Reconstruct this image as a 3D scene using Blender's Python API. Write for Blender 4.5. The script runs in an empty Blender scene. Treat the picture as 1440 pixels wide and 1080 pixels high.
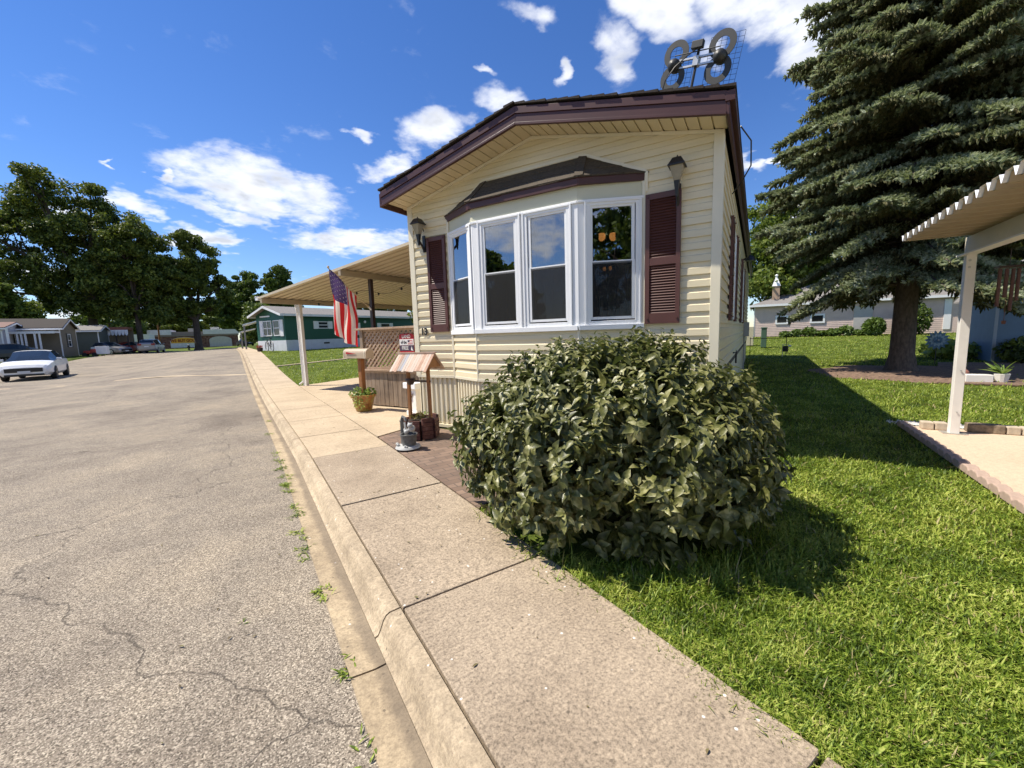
import bpy, bmesh, math, random
import numpy as np
from mathutils import Vector, Matrix
random.seed(7); rng = np.random.default_rng(7)
SC = bpy.context.scene; COL = SC.collection
PI = math.pi; R = math.radians
# ------------------------------------------------------------------ helpers
class MB:
    def __init__(s): s.v=[]; s.f=[]; s.mi=[]; s.m=0
    def add(s, vs, fs):
        o=len(s.v); s.v += [tuple(v) for v in vs]
        for f in fs: s.f.append(tuple(o+i for i in f)); s.mi.append(s.m)
    def quad(s,a,b,c,d): s.add([a,b,c,d],[(0,1,2,3)])
    def tri(s,a,b,c): s.add([a,b,c],[(0,1,2)])
    def box(s,c,d,M=None):
        hx,hy,hz=d[0]/2,d[1]/2,d[2]/2
        vs=[(c[0]+i*hx,c[1]+j*hy,c[2]+k*hz) for i in(-1,1) for j in(-1,1) for k in(-1,1)]
        if M is not None: vs=[tuple(M@Vector(v)) for v in vs]
        s.add(vs,[(0,1,3,2),(4,6,7,5),(0,4,5,1),(2,3,7,6),(0,2,6,4),(1,5,7,3)])
    def bb(s,x0,x1,y0,y1,z0,z1): s.box(((x0+x1)/2,(y0+y1)/2,(z0+z1)/2),(abs(x1-x0),abs(y1-y0),abs(z1-z0)))
    def beam(s,p,q,w,h,up=(0,0,1)):
        p=Vector(p);q=Vector(q);d=(q-p);L=d.length;d.normalize();up=Vector(up)
        x=d.cross(up)
        if x.length<1e-4: x=Vector((1,0,0))
        x.normalize();y=x.cross(d)
        vs=[tuple(e+x*(i*w/2)+y*(j*h/2)) for e in(p,q) for i in(-1,1) for j in(-1,1)]
        s.add(vs,[(0,1,3,2),(4,6,7,5),(0,4,5,1),(2,3,7,6),(0,2,6,4),(1,5,7,3)])
    def tube(s,pts,rs,n=8,cap=True):
        pts=[Vector(p) for p in pts]
        if not hasattr(rs,'__len__'): rs=[rs]*len(pts)
        o=len(s.v);prev=None
        for i,p in enumerate(pts):
            d=(pts[min(i+1,len(pts)-1)]-pts[max(i-1,0)]).normalized()
            if prev is None:
                a=Vector((0,0,1)) if abs(d.z)<.9 else Vector((1,0,0)); x=d.cross(a).normalized()
            else: x=(prev-d*prev.dot(d)).normalized()
            prev=x;y=d.cross(x)
            for k in range(n):
                t=2*PI*k/n; s.v.append(tuple(p+(x*math.cos(t)+y*math.sin(t))*rs[i]))
        for i in range(len(pts)-1):
            for k in range(n):
                a=o+i*n+k;b=o+i*n+(k+1)%n; s.f.append((a,b,b+n,a+n)); s.mi.append(s.m)
        if cap:
            s.f.append(tuple(o+k for k in range(n))[::-1]); s.mi.append(s.m)
            s.f.append(tuple(o+(len(pts)-1)*n+k for k in range(n))); s.mi.append(s.m)
    def lathe(s,prof,c=(0,0,0),n=20,cap=True):
        o=len(s.v)
        for r,z in prof:
            for k in range(n):
                t=2*PI*k/n; s.v.append((c[0]+r*math.cos(t),c[1]+r*math.sin(t),c[2]+z))
        for i in range(len(prof)-1):
            for k in range(n):
                a=o+i*n+k;b=o+i*n+(k+1)%n; s.f.append((a,b,b+n,a+n)); s.mi.append(s.m)
        if cap:
            s.f.append(tuple(o+k for k in range(n))[::-1]); s.mi.append(s.m)
            s.f.append(tuple(o+(len(prof)-1)*n+k for k in range(n))); s.mi.append(s.m)
    def prism(s,poly,fn,h0,h1):
        # poly 2d, fn(a,b,h)->3d ; extruded between h0,h1
        n=len(poly);o=len(s.v)
        for h in(h0,h1):
            for a,b in poly: s.v.append(tuple(fn(a,b,h)))
        s.f.append(tuple(range(o,o+n))); s.f.append(tuple(range(o+2*n-1,o+n-1,-1))); s.mi += [s.m,s.m]
        for i in range(n):
            j=(i+1)%n; s.f.append((o+i,o+n+i,o+n+j,o+j)); s.mi.append(s.m)
def mk(name,mb,mats,parent=None,smooth=False,fix=True,bevel=0):
    me=bpy.data.meshes.new(name); me.from_pydata(mb.v,[],mb.f)
    if not isinstance(mats,(list,tuple)): mats=[mats]
    for m in mats: me.materials.append(m)
    me.polygons.foreach_set('material_index',mb.mi)
    if fix:
        b=bmesh.new(); b.from_mesh(me); bmesh.ops.recalc_face_normals(b,faces=b.faces); b.to_mesh(me); b.free()
    if smooth:
        me.polygons.foreach_set('use_smooth',[True]*len(me.polygons))
        try: me.set_sharp_from_angle(angle=R(40))
        except Exception: pass
    me.update()
    o=bpy.data.objects.new(name,me); COL.objects.link(o)
    if parent: o.parent=parent
    if bevel:
        md=o.modifiers.new('Bevel','BEVEL'); md.width=bevel; md.segments=2; md.limit_method='ANGLE'; md.angle_limit=R(40)
    return o
def mk_np(name,V,F,mats,parent=None,mi=None,smooth=False):
    V=np.asarray(V,dtype=np.float32).reshape(-1,3);F=np.asarray(F,dtype=np.int32);k=F.shape[1]
    me=bpy.data.meshes.new(name); me.vertices.add(len(V)); me.vertices.foreach_set('co',V.ravel())
    me.loops.add(F.size); me.loops.foreach_set('vertex_index',F.ravel())
    me.polygons.add(len(F)); me.polygons.foreach_set('loop_start',np.arange(0,F.size,k,dtype=np.int32))
    if not isinstance(mats,(list,tuple)): mats=[mats]
    for m in mats: me.materials.append(m)
    if mi is not None: me.polygons.foreach_set('material_index',np.asarray(mi,dtype=np.int32))
    if smooth: me.polygons.foreach_set('use_smooth',np.ones(len(F),dtype=bool))
    me.update(calc_edges=True); me.validate()
    o=bpy.data.objects.new(name,me); COL.objects.link(o)
    if parent: o.parent=parent
    return o
def tag(o,label=None,cat=None,group=None,kind=None):
    if label: o['label']=label
    if cat: o['category']=cat
    if group: o['group']=group
    if kind: o['kind']=kind
    return o
def thing(name,label,cat,loc=(0,0,0),rz=0,group=None):
    o=bpy.data.objects.new(name,None); o.empty_display_size=.2; COL.objects.link(o)
    o.location=loc; o.rotation_euler=(0,0,rz); return tag(o,label,cat,group)
def place(o,loc,rz=0): o.location=loc; o.rotation_euler=(0,0,rz); return o
def copy_tree(o,parent=None):
    c=o.copy(); COL.objects.link(c)
    if parent: c.parent=parent
    for ch in [x for x in bpy.data.objects if x.parent==o]: copy_tree(ch,c)
    return c
def text_obj(name,s,size,mat,parent,loc,rot,ext=.002,align='CENTER',sx=1,bold=0):
    cu=bpy.data.curves.new(name,'FONT'); cu.body=s; cu.size=size; cu.extrude=ext; cu.align_x=align; cu.align_y='CENTER'; cu.offset=bold*size
    t=bpy.data.objects.new(name,cu); COL.objects.link(t); bpy.context.view_layer.update()
    me=bpy.data.meshes.new_from_object(t); bpy.data.objects.remove(t)
    me.materials.clear(); me.materials.append(mat)
    o=bpy.data.objects.new(name,me); COL.objects.link(o); o.parent=parent; o.location=loc; o.rotation_euler=rot; o.scale=(sx,1,1)
    return o
# ------------------------------------------------------------------ terrain function
def ss(t): t=np.clip(t,0,1); return t*t*(3-2*t)
def G(x,y):
    r=np.hypot(x,y); a=ss((x+7)/5.)
    return a*.8*ss((r-12)/26.)+(1-a)*.62*ss((y-32)/32.)
def off(y): return -.019*np.maximum(0,np.asarray(y,dtype=float)-6)
AZ=R(63.5); HR=-AZ
U=Vector((math.cos(AZ),-math.sin(AZ),0)); Vv=Vector((math.sin(AZ),math.cos(AZ),0)); OO=Vector((2.335,6.417,0))
def HF(x,y,z=0): return OO+U*x+Vv*y+Vector((0,0,z))
def HG(x,y,z=0): p=HF(x,y); return Vector((p.x,p.y,float(G(p.x,p.y))+z))
def loc2(X,Y): # arrays world->house local
    dx=X-OO.x; dy=Y-OO.y; return dx*U.x+dy*U.y, dx*Vv.x+dy*Vv.y
# ------------------------------------------------------------------ materials
def newmat(name):
    m=bpy.data.materials.new(name); m.use_nodes=True; nt=m.node_tree
    return m,nt,nt.nodes['Principled BSDF']
def N(nt,t,**k):
    n=nt.nodes.new(t)
    for a,b in k.items():
        if a in n.inputs: n.inputs[a].default_value=b
        else: setattr(n,a,b)
    return n
def ramp(nt,fac,stops):
    r=nt.nodes.new('ShaderNodeValToRGB'); e=r.color_ramp.elements
    while len(e)<len(stops): e.new(.5)
    for i,(p,c) in enumerate(stops):
        e[i].position=p; e[i].color=(*c,1) if len(c)==3 else c
    nt.links.new(fac,r.inputs[0]); return r.outputs[0]
def noise(nt,scale,detail=4,rough=.55,vec=None,dist=0):
    n=N(nt,'ShaderNodeTexNoise'); n.inputs['Scale'].default_value=scale; n.inputs['Detail'].default_value=detail; n.inputs['Roughness'].default_value=rough; n.inputs['Distortion'].default_value=dist
    if vec is not None: nt.links.new(vec,n.inputs['Vector'])
    return n.outputs['Fac']
def coords(nt,scale=None,which='Object'):
    t=N(nt,'ShaderNodeTexCoord'); o=t.outputs[which]
    if scale:
        m=N(nt,'ShaderNodeMapping'); m.inputs['Scale'].default_value=scale; nt.links.new(o,m.inputs[0]); o=m.outputs[0]
    return o
def geo_pos(nt,scale=None):
    g=N(nt,'ShaderNodeNewGeometry'); o=g.outputs['Position']
    if scale:
        m=N(nt,'ShaderNodeMapping'); m.inputs['Scale'].default_value=scale; nt.links.new(o,m.inputs[0]); o=m.outputs[0]
    return o
def mix(nt,f,a,b,mode='MIX'):
    m=N(nt,'ShaderNodeMix',data_type='RGBA',blend_type=mode)
    for i,x in ((0,f),(6,a),(7,b)):
        if hasattr(x,'links') or hasattr(x,'is_output'): nt.links.new(x,m.inputs[i])
        elif i==0: m.inputs[0].default_value=x
        else: m.inputs[i].default_value=(*x,1)
    return m.outputs[2]
def math_(nt,op,a,b=None,c=None,clamp=False):
    m=N(nt,'ShaderNodeMath',operation=op); m.use_clamp=clamp
    for i,x in enumerate((a,b,c)):
        if x is None: continue
        if hasattr(x,'is_output'): nt.links.new(x,m.inputs[i])
        else: m.inputs[i].default_value=x
    return m.outputs[0]
def bump(nt,p,h,strength=.3,dist=.01):
    b=N(nt,'ShaderNodeBump'); b.inputs['Strength'].default_value=strength; b.inputs['Distance'].default_value=dist
    nt.links.new(h,b.inputs['Height']); nt.links.new(b.outputs[0],p.inputs['Normal'])
def simple(name,col,rough=.6,var=.12,scale=3,metal=0,spec=None,bmp=0,bscale=40,stretch=None):
    m,nt,p=newmat(name); vec=coords(nt,stretch)
    n=noise(nt,scale,5,.6,vec)
    a=tuple(c*(1-var) for c in col); b=tuple(min(1,c*(1+var)) for c in col)
    nt.links.new(ramp(nt,n,[(.3,a),(.7,b)]),p.inputs['Base Color'])
    p.inputs['Roughness'].default_value=rough; p.inputs['Metallic'].default_value=metal
    if spec is not None: p.inputs['Specular IOR Level'].default_value=spec
    if bmp: bump(nt,p,noise(nt,bscale,3,.6,vec),bmp,.004)
    return m
def leafmat(name,cols,rough=.45,scale=6,trans=.25,spec=.5,fine=None):
    m,nt,p=newmat(name); vec=geo_pos(nt)
    n=noise(nt,scale,3,.7,vec)
    if fine: n=math_(nt,'MULTIPLY_ADD',math_(nt,'SUBTRACT',noise(nt,fine,1,.5,vec),.5),1.1,n)
    c=ramp(nt,n,[((.33+.34*i/(len(cols)-1)) if fine else (.25+.5*i/(len(cols)-1)),k) for i,k in enumerate(cols)])
    nt.links.new(c,p.inputs['Base Color']); p.inputs['Roughness'].default_value=rough; p.inputs['Specular IOR Level'].default_value=spec
    if trans:
        t=N(nt,'ShaderNodeBsdfTranslucent'); nt.links.new(mix(nt,.5,c,(cols[-1][0]*1.2,cols[-1][1]*1.3,cols[-1][2]*.5)),t.inputs[0])
        s=N(nt,'ShaderNodeMixShader'); s.inputs[0].default_value=trans
        nt.links.new(p.outputs[0],s.inputs[1]); nt.links.new(t.outputs[0],s.inputs[2]); nt.links.new(s.outputs[0],nt.nodes['Material Output'].inputs[0])
    return m
M={}
M['cream']=simple('cream_vinyl',(.72,.63,.43),.45,.07,1.2,bmp=.05,bscale=120,stretch=(1,1,12))
M['trim']=simple('cream_trim',(.74,.68,.52),.45,.04,2)
M['soffit']=simple('soffit_vinyl',(.68,.58,.38),.5,.04,2)
M['frieze']=simple('frieze_panel',(.56,.55,.42),.55,.04,1.5)
M['white']=simple('white_vinyl',(.80,.81,.82),.35,.03,2)
M['whitepaint']=simple('white_paint_worn',(.80,.77,.72),.5,.06,4,bmp=.1)
M['maroon']=simple('maroon_metal',(.060,.018,.015),.42,.15,2)
M['shutter']=simple('maroon_shutter',(.095,.034,.026),.45,.10,3)
M['skirt']=simple('cream_skirting',(.76,.68,.50),.5,.05,2,stretch=(1,1,.3))
M['skirtw']=simple('white_skirting',(.74,.73,.70),.55,.05,2)
M['black']=simple('black_metal',(.012,.012,.014),.4,.2,8)
M['darkplastic']=simple('dark_grey_plastic',(.030,.030,.027),.5,.12,6)
M['steel']=simple('galvanised_steel',(.55,.55,.53),.35,.1,10,metal=.7)
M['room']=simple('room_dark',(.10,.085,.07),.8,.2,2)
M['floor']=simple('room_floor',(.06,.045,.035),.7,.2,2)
M['glassfrost']=simple('frosted_glass',(.30,.26,.19),.25,.15,8)
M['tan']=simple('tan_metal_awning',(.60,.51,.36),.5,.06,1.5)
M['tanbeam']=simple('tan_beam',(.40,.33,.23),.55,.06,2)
M['post_dark']=simple('dark_brown_post',(.04,.02,.018),.5,.1,3)
M['deck']=None
M['concrete_new']=None
def shingle(name,c1,c2,sc=(1,1,1),row=.14):
    m,nt,p=newmat(name)
    vec=coords(nt)
    b=N(nt,'ShaderNodeTexBrick'); b.offset=.5; b.inputs['Scale'].default_value=1; b.inputs['Mortar Size'].default_value=.006
    b.inputs['Brick Width'].default_value=.28; b.inputs['Row Height'].default_value=row; b.inputs['Bias'].default_value=0
    b.inputs['Color1'].default_value=(*c1,1); b.inputs['Color2'].default_value=(*c2,1); b.inputs['Mortar'].default_value=(*[c*.45 for c in c1],1)
    mp=N(nt,'ShaderNodeMapping'); mp.inputs['Scale'].default_value=sc; nt.links.new(vec,mp.inputs[0]); nt.links.new(mp.outputs[0],b.inputs['Vector'])
    nz=noise(nt,60,3,.7,vec); nt.links.new(mix(nt,.55,b.outputs[0],ramp(nt,nz,[(.3,tuple(c*.5 for c in c1)),(.7,tuple(c*1.6 for c in c2))]),'MIX'),p.inputs['Base Color'])
    p.inputs['Roughness'].default_value=.9; bump(nt,p,nz,.5,.004); return m
M['shingle']=shingle('roof_shingles',(.022,.016,.014),(.034,.026,.022))
M['shingle_bay']=shingle('bay_shingles',(.045,.034,.022),(.075,.058,.040))
M['shingle_grey']=shingle('grey_shingles',(.16,.15,.14),(.22,.205,.19))
def glassmat(name,tint,rough=.0,refl=1.0):
    m,nt,p=newmat(name); nt.nodes.remove(p)
    t=N(nt,'ShaderNodeBsdfTransparent'); t.inputs[0].default_value=(*tint,1)
    g=N(nt,'ShaderNodeBsdfGlossy'); g.inputs['Roughness'].default_value=rough; g.inputs[0].default_value=(.95,.96,1,1)
    fr=N(nt,'ShaderNodeFresnel'); fr.inputs[0].default_value=1.6
    nz=noise(nt,2.2,1,.5,coords(nt)); b=N(nt,'ShaderNodeBump'); b.inputs['Strength'].default_value=.04; b.inputs['Distance'].default_value=.02; nt.links.new(nz,b.inputs['Height']); nt.links.new(b.outputs[0],g.inputs['Normal'])
    f=math_(nt,'MULTIPLY_ADD',fr.outputs[0],refl,.06*refl,clamp=True)
    s=N(nt,'ShaderNodeMixShader'); nt.links.new(f,s.inputs[0]); nt.links.new(t.outputs[0],s.inputs[1]); nt.links.new(g.outputs[0],s.inputs[2])
    nt.links.new(s.outputs[0],nt.nodes['Material Output'].inputs[0]); return m
M['glass']=glassmat('window_glass',(.55,.58,.58),0,1.9)
def screenmat():
    m,nt,p=newmat('insect_screen'); p.inputs['Base Color'].default_value=(.014,.014,.013,1); p.inputs['Roughness'].default_value=.8
    t=N(nt,'ShaderNodeBsdfTransparent'); s=N(nt,'ShaderNodeMixShader'); s.inputs[0].default_value=.5
    nt.links.new(t.outputs[0],s.inputs[1]); nt.links.new(p.outputs[0],s.inputs[2]); nt.links.new(s.outputs[0],nt.nodes['Material Output'].inputs[0]); return m
M['screen']=screenmat()
def emis(name,c,st):
    m,nt,p=newmat(name); p.inputs['Base Color'].default_value=(*c,1); p.inputs['Emission Color'].default_value=(*c,1); p.inputs['Emission Strength'].default_value=st; return m
M['bulb']=emis('amber_lamp_shade',(1,.38,.10),1.0)
def woodmat(name,c1,c2,board=.14,axis=0,rough=.75):
    m,nt,p=newmat(name); vec=coords(nt)
    sc=[18,18,18]; sc[2]=1.2
    n=noise(nt,1,6,.65,coords(nt,tuple(sc)),.6); n2=noise(nt,2.5,3,.6,vec)
    nt.links.new(ramp(nt,math_(nt,'MULTIPLY_ADD',math_(nt,'SUBTRACT',n2,.5),.8,n),[(.25,c1),(.75,c2)]),p.inputs['Base Color']); p.inputs['Roughness'].default_value=rough
    bump(nt,p,n,.3,.004); return m
M['deck']=woodmat('weathered_deck_wood',(.15,.105,.07),(.40,.30,.21))
M['lattice']=woodmat('lattice_wood',(.30,.20,.13),(.50,.36,.25))
M['cedar']=woodmat('cedar_post',(.20,.075,.02),(.36,.16,.055))
M['cedar_light']=woodmat('cedar_shake_light',(.40,.24,.16),(.62,.46,.36))
M['bark']=simple('tree_bark',(.075,.055,.042),.95,.5,5,bmp=1,bscale=25,stretch=(3,3,.6))
M['bark2']=simple('spruce_bark',(.11,.085,.07),.95,.45,9,bmp=1,bscale=30,stretch=(2,2,.8))
def asphalt():
    m,nt,p=newmat('asphalt'); vec=geo_pos(nt)
    v=N(nt,'ShaderNodeTexVoronoi'); v.inputs['Scale'].default_value=190; nt.links.new(vec,v.inputs['Vector'])
    bw=N(nt,'ShaderNodeSeparateColor'); nt.links.new(v.outputs['Color'],bw.inputs[0])
    st=ramp(nt,bw.outputs[0],[(0,(.08,.065,.048)),(.3,(.215,.183,.142)),(.72,(.335,.287,.222)),(1,(.60,.53,.42))])
    big=ramp(nt,noise(nt,.55,6,.62,vec,.3),[(.3,(.62,.60,.60)),(.5,(.95,.94,.93)),(.72,(1.2,1.16,1.08))])
    med=ramp(nt,noise(nt,3.5,5,.7,vec),[(.3,(.84,.84,.85)),(.7,(1.08,1.07,1.05))])
    c=mix(nt,1,mix(nt,1,st,big,'MULTIPLY'),med,'MULTIPLY')
    # cracks
    w=N(nt,'ShaderNodeVectorMath',operation='ADD'); wn=N(nt,'ShaderNodeTexNoise'); wn.inputs['Scale'].default_value=1.6; wn.inputs['Detail'].default_value=5; nt.links.new(vec,wn.inputs['Vector'])
    sc=N(nt,'ShaderNodeVectorMath',operation='SCALE'); sc.inputs[3].default_value=.9; nt.links.new(wn.outputs['Color'],sc.inputs[0]); nt.links.new(vec,w.inputs[0]); nt.links.new(sc.outputs[0],w.inputs[1])
    def crack(s,th,lo,hi,nsc):
        k=N(nt,'ShaderNodeTexVoronoi',feature='DISTANCE_TO_EDGE'); k.inputs['Scale'].default_value=s; nt.links.new(w.outputs[0],k.inputs['Vector'])
        d=math_(nt,'SUBTRACT',1,math_(nt,'DIVIDE',k.outputs[0],th,clamp=True))
        mk_=ramp(nt,noise(nt,nsc,3,.5,vec),[(lo,(0,0,0)),(hi,(1,1,1))])
        return math_(nt,'MULTIPLY',d,mk_)
    cr=math_(nt,'MAXIMUM',crack(.30,.0032,.34,.44,.35),math_(nt,'MULTIPLY',crack(1.2,.006,.50,.60,.3),.8))
    c=mix(nt,math_(nt,'MULTIPLY',cr,.6),c,(.06,.05,.04))
    nt.links.new(c,p.inputs['Base Color']); p.inputs['Roughness'].default_value=.88; p.inputs['Specular IOR Level'].default_value=.3
    bump(nt,p,math_(nt,'SUBTRACT',math_(nt,'MULTIPLY',bw.outputs[0],1),math_(nt,'MULTIPLY',cr,2)),.6,.006); return m
M['asphalt']=asphalt()
def concrete(name,c,dark=.75,agg=.25,stain=.5,st_scale=1.4):
    m,nt,p=newmat(name); vec=geo_pos(nt)
    f=noise(nt,70,6,.85,vec); st=ramp(nt,f,[(.36,tuple(k*(1-agg) for k in c)),(.48,tuple(k*.97 for k in c)),(.62,tuple(min(.85,k*(1+agg*.8)) for k in c))])
    b=ramp(nt,noise(nt,st_scale,7,.68,vec,.2),[(.34,(dark,dark*.98,dark*.97)),(.58,(1,1,1)),(.8,(1.1,1.08,1.04))])
    c1=mix(nt,stain,st,mix(nt,1,st,b,'MULTIPLY'))
    g=noise(nt,22,3,.6,vec); c1=mix(nt,1,c1,ramp(nt,g,[(.36,(1-.16*stain,)*3),(.58,(1.04,1.04,1.03))]),'MULTIPLY')
    v=N(nt,'ShaderNodeTexVoronoi'); v.inputs['Scale'].default_value=20; nt.links.new(vec,v.inputs['Vector'])
    sp=math_(nt,'LESS_THAN',v.outputs['Distance'],.13); bw=N(nt,'ShaderNodeSeparateColor'); nt.links.new(v.outputs['Color'],bw.inputs[0])
    wsp=math_(nt,'MULTIPLY',sp,math_(nt,'GREATER_THAN',bw.outputs[0],.86)); dsp=math_(nt,'MULTIPLY',sp,math_(nt,'LESS_THAN',bw.outputs[0],.14))
    c1=mix(nt,math_(nt,'MULTIPLY',wsp,.8*min(1,agg*3)),c1,(.75,.72,.66)); c1=mix(nt,math_(nt,'MULTIPLY',dsp,.6*min(1,agg*3)),c1,(.08,.065,.05))
    nt.links.new(c1,p.inputs['Base Color']); p.inputs['Roughness'].default_value=.9; p.inputs['Specular IOR Level'].default_value=.25
    bump(nt,p,math_(nt,'ADD',f,g),.5,.005); return m
M['walk']=concrete('sidewalk_concrete',(.365,.293,.212),.70,.62,.8,1.5)
M['walk2']=concrete('smooth_concrete',(.50,.40,.275),.78,.20,.8,1.1)
M['kerb']=concrete('kerb_concrete',(.46,.37,.255),.66,.34,1,1.3)
M['gutter']=concrete('gutter_concrete',(.36,.30,.23),.6,.35,1,1.0)
M['pad']=concrete('driveway_pad',(.60,.46,.34),.88,.14,.6,.9)
def gutter_band():  # darker band along the kerb side of the gutter
    m=M['gutter']; nt=m.node_tree; p=nt.nodes['Principled BSDF']; src=p.inputs['Base Color'].links[0].from_socket
    g=N(nt,'ShaderNodeNewGeometry'); sx=N(nt,'ShaderNodeSeparateXYZ'); nt.links.new(g.outputs['Position'],sx.inputs[0])
    offn=math_(nt,'MULTIPLY',math_(nt,'MAXIMUM',math_(nt,'SUBTRACT',sx.outputs[1],6.0),0.0),.019)
    x=math_(nt,'ADD',sx.outputs[0],offn); x=math_(nt,'MULTIPLY_ADD',math_(nt,'SUBTRACT',noise(nt,5,4,.6,g.outputs['Position']),.5),.10,x)
    mr=N(nt,'ShaderNodeMapRange',interpolation_type='SMOOTHSTEP'); nt.links.new(x,mr.inputs[0]); mr.inputs[1].default_value=.345; mr.inputs[2].default_value=.40
    nt.links.new(mix(nt,math_(nt,'MULTIPLY',mr.outputs[0],.62),src,(.13,.105,.08)),p.inputs['Base Color'])
M['gutter']=concrete('gutter_concrete',(.46,.365,.24),.66,.32,1,1.2); gutter_band()
M['joint']=simple('joint_dirt',(.035,.03,.02),.95,.4,20)
def lawnbase():
    m,nt,p=newmat('lawn'); vec=geo_pos(nt)
    n=math_(nt,'MULTIPLY_ADD',math_(nt,'SUBTRACT',noise(nt,14,4,.7,vec),.5),.7,noise(nt,1.1,4,.6,vec))
    nt.links.new(ramp(nt,n,[(.3,(.045,.062,.012)),(.5,(.09,.125,.02)),(.7,(.15,.18,.035)),(.85,(.21,.20,.07))]),p.inputs['Base Color']); p.inputs['Roughness'].default_value=.9; p.inputs['Specular IOR Level'].default_value=.1
    bump(nt,p,noise(nt,45,3,.7,vec),.9,.03); return m
M['lawn']=lawnbase()
M['grass']=leafmat('grass_blades',[(.052,.092,.008),(.125,.195,.017),(.225,.31,.034),(.42,.46,.10)],.55,2.2,.3,.35,fine=55)
M['straw']=leafmat('dry_grass',[(.30,.24,.10),(.45,.38,.2)],.6,8,.2,.3)
def paver():
    m,nt,p=newmat('red_pavers'); vec=coords(nt)
    b=N(nt,'ShaderNodeTexBrick'); b.inputs['Scale'].default_value=1; b.inputs['Brick Width'].default_value=.2; b.inputs['Row Height'].default_value=.1; b.inputs['Mortar Size'].default_value=.006
    b.inputs['Color1'].default_value=(.155,.105,.075,1); b.inputs['Color2'].default_value=(.23,.16,.115,1); b.inputs['Mortar'].default_value=(.10,.075,.06,1); nt.links.new(vec,b.inputs['Vector'])
    n=noise(nt,2.2,5,.6,vec); c=mix(nt,1,b.outputs[0],ramp(nt,n,[(.3,(.7,.72,.75)),(.7,(1.25,1.2,1.15))]),'MULTIPLY'); nt.links.new(c,p.inputs['Base Color']); p.inputs['Roughness'].default_value=.9
    bump(nt,p,math_(nt,'ADD',b.outputs[1],noise(nt,90,2,.6,vec)),-.4,.006); return m
M['paver']=paver()
M['mulch']=simple('mulch_soil',(.17,.11,.075),.95,.6,14,bmp=1,bscale=30)
M['soil']=simple('potting_soil',(.03,.02,.015),.95,.5,30,bmp=1)
M['gravel_w']=simple('white_gravel',(.62,.60,.56),.8,.35,60,bmp=1,bscale=60)
M['block']=simple('concrete_block',(.50,.42,.32),.9,.2,12,bmp=.6)
M['stone']=simple('rough_stone',(.22,.17,.12),.95,.5,18,bmp=1,bscale=18)
M['edging']=simple('scalloped_edging',(.42,.31,.25),.9,.15,10,bmp=.5)
def colm(name,c,r=.5,v=.08,**k): M[name]=simple(name,c,r,v,**k); return M[name]
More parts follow.
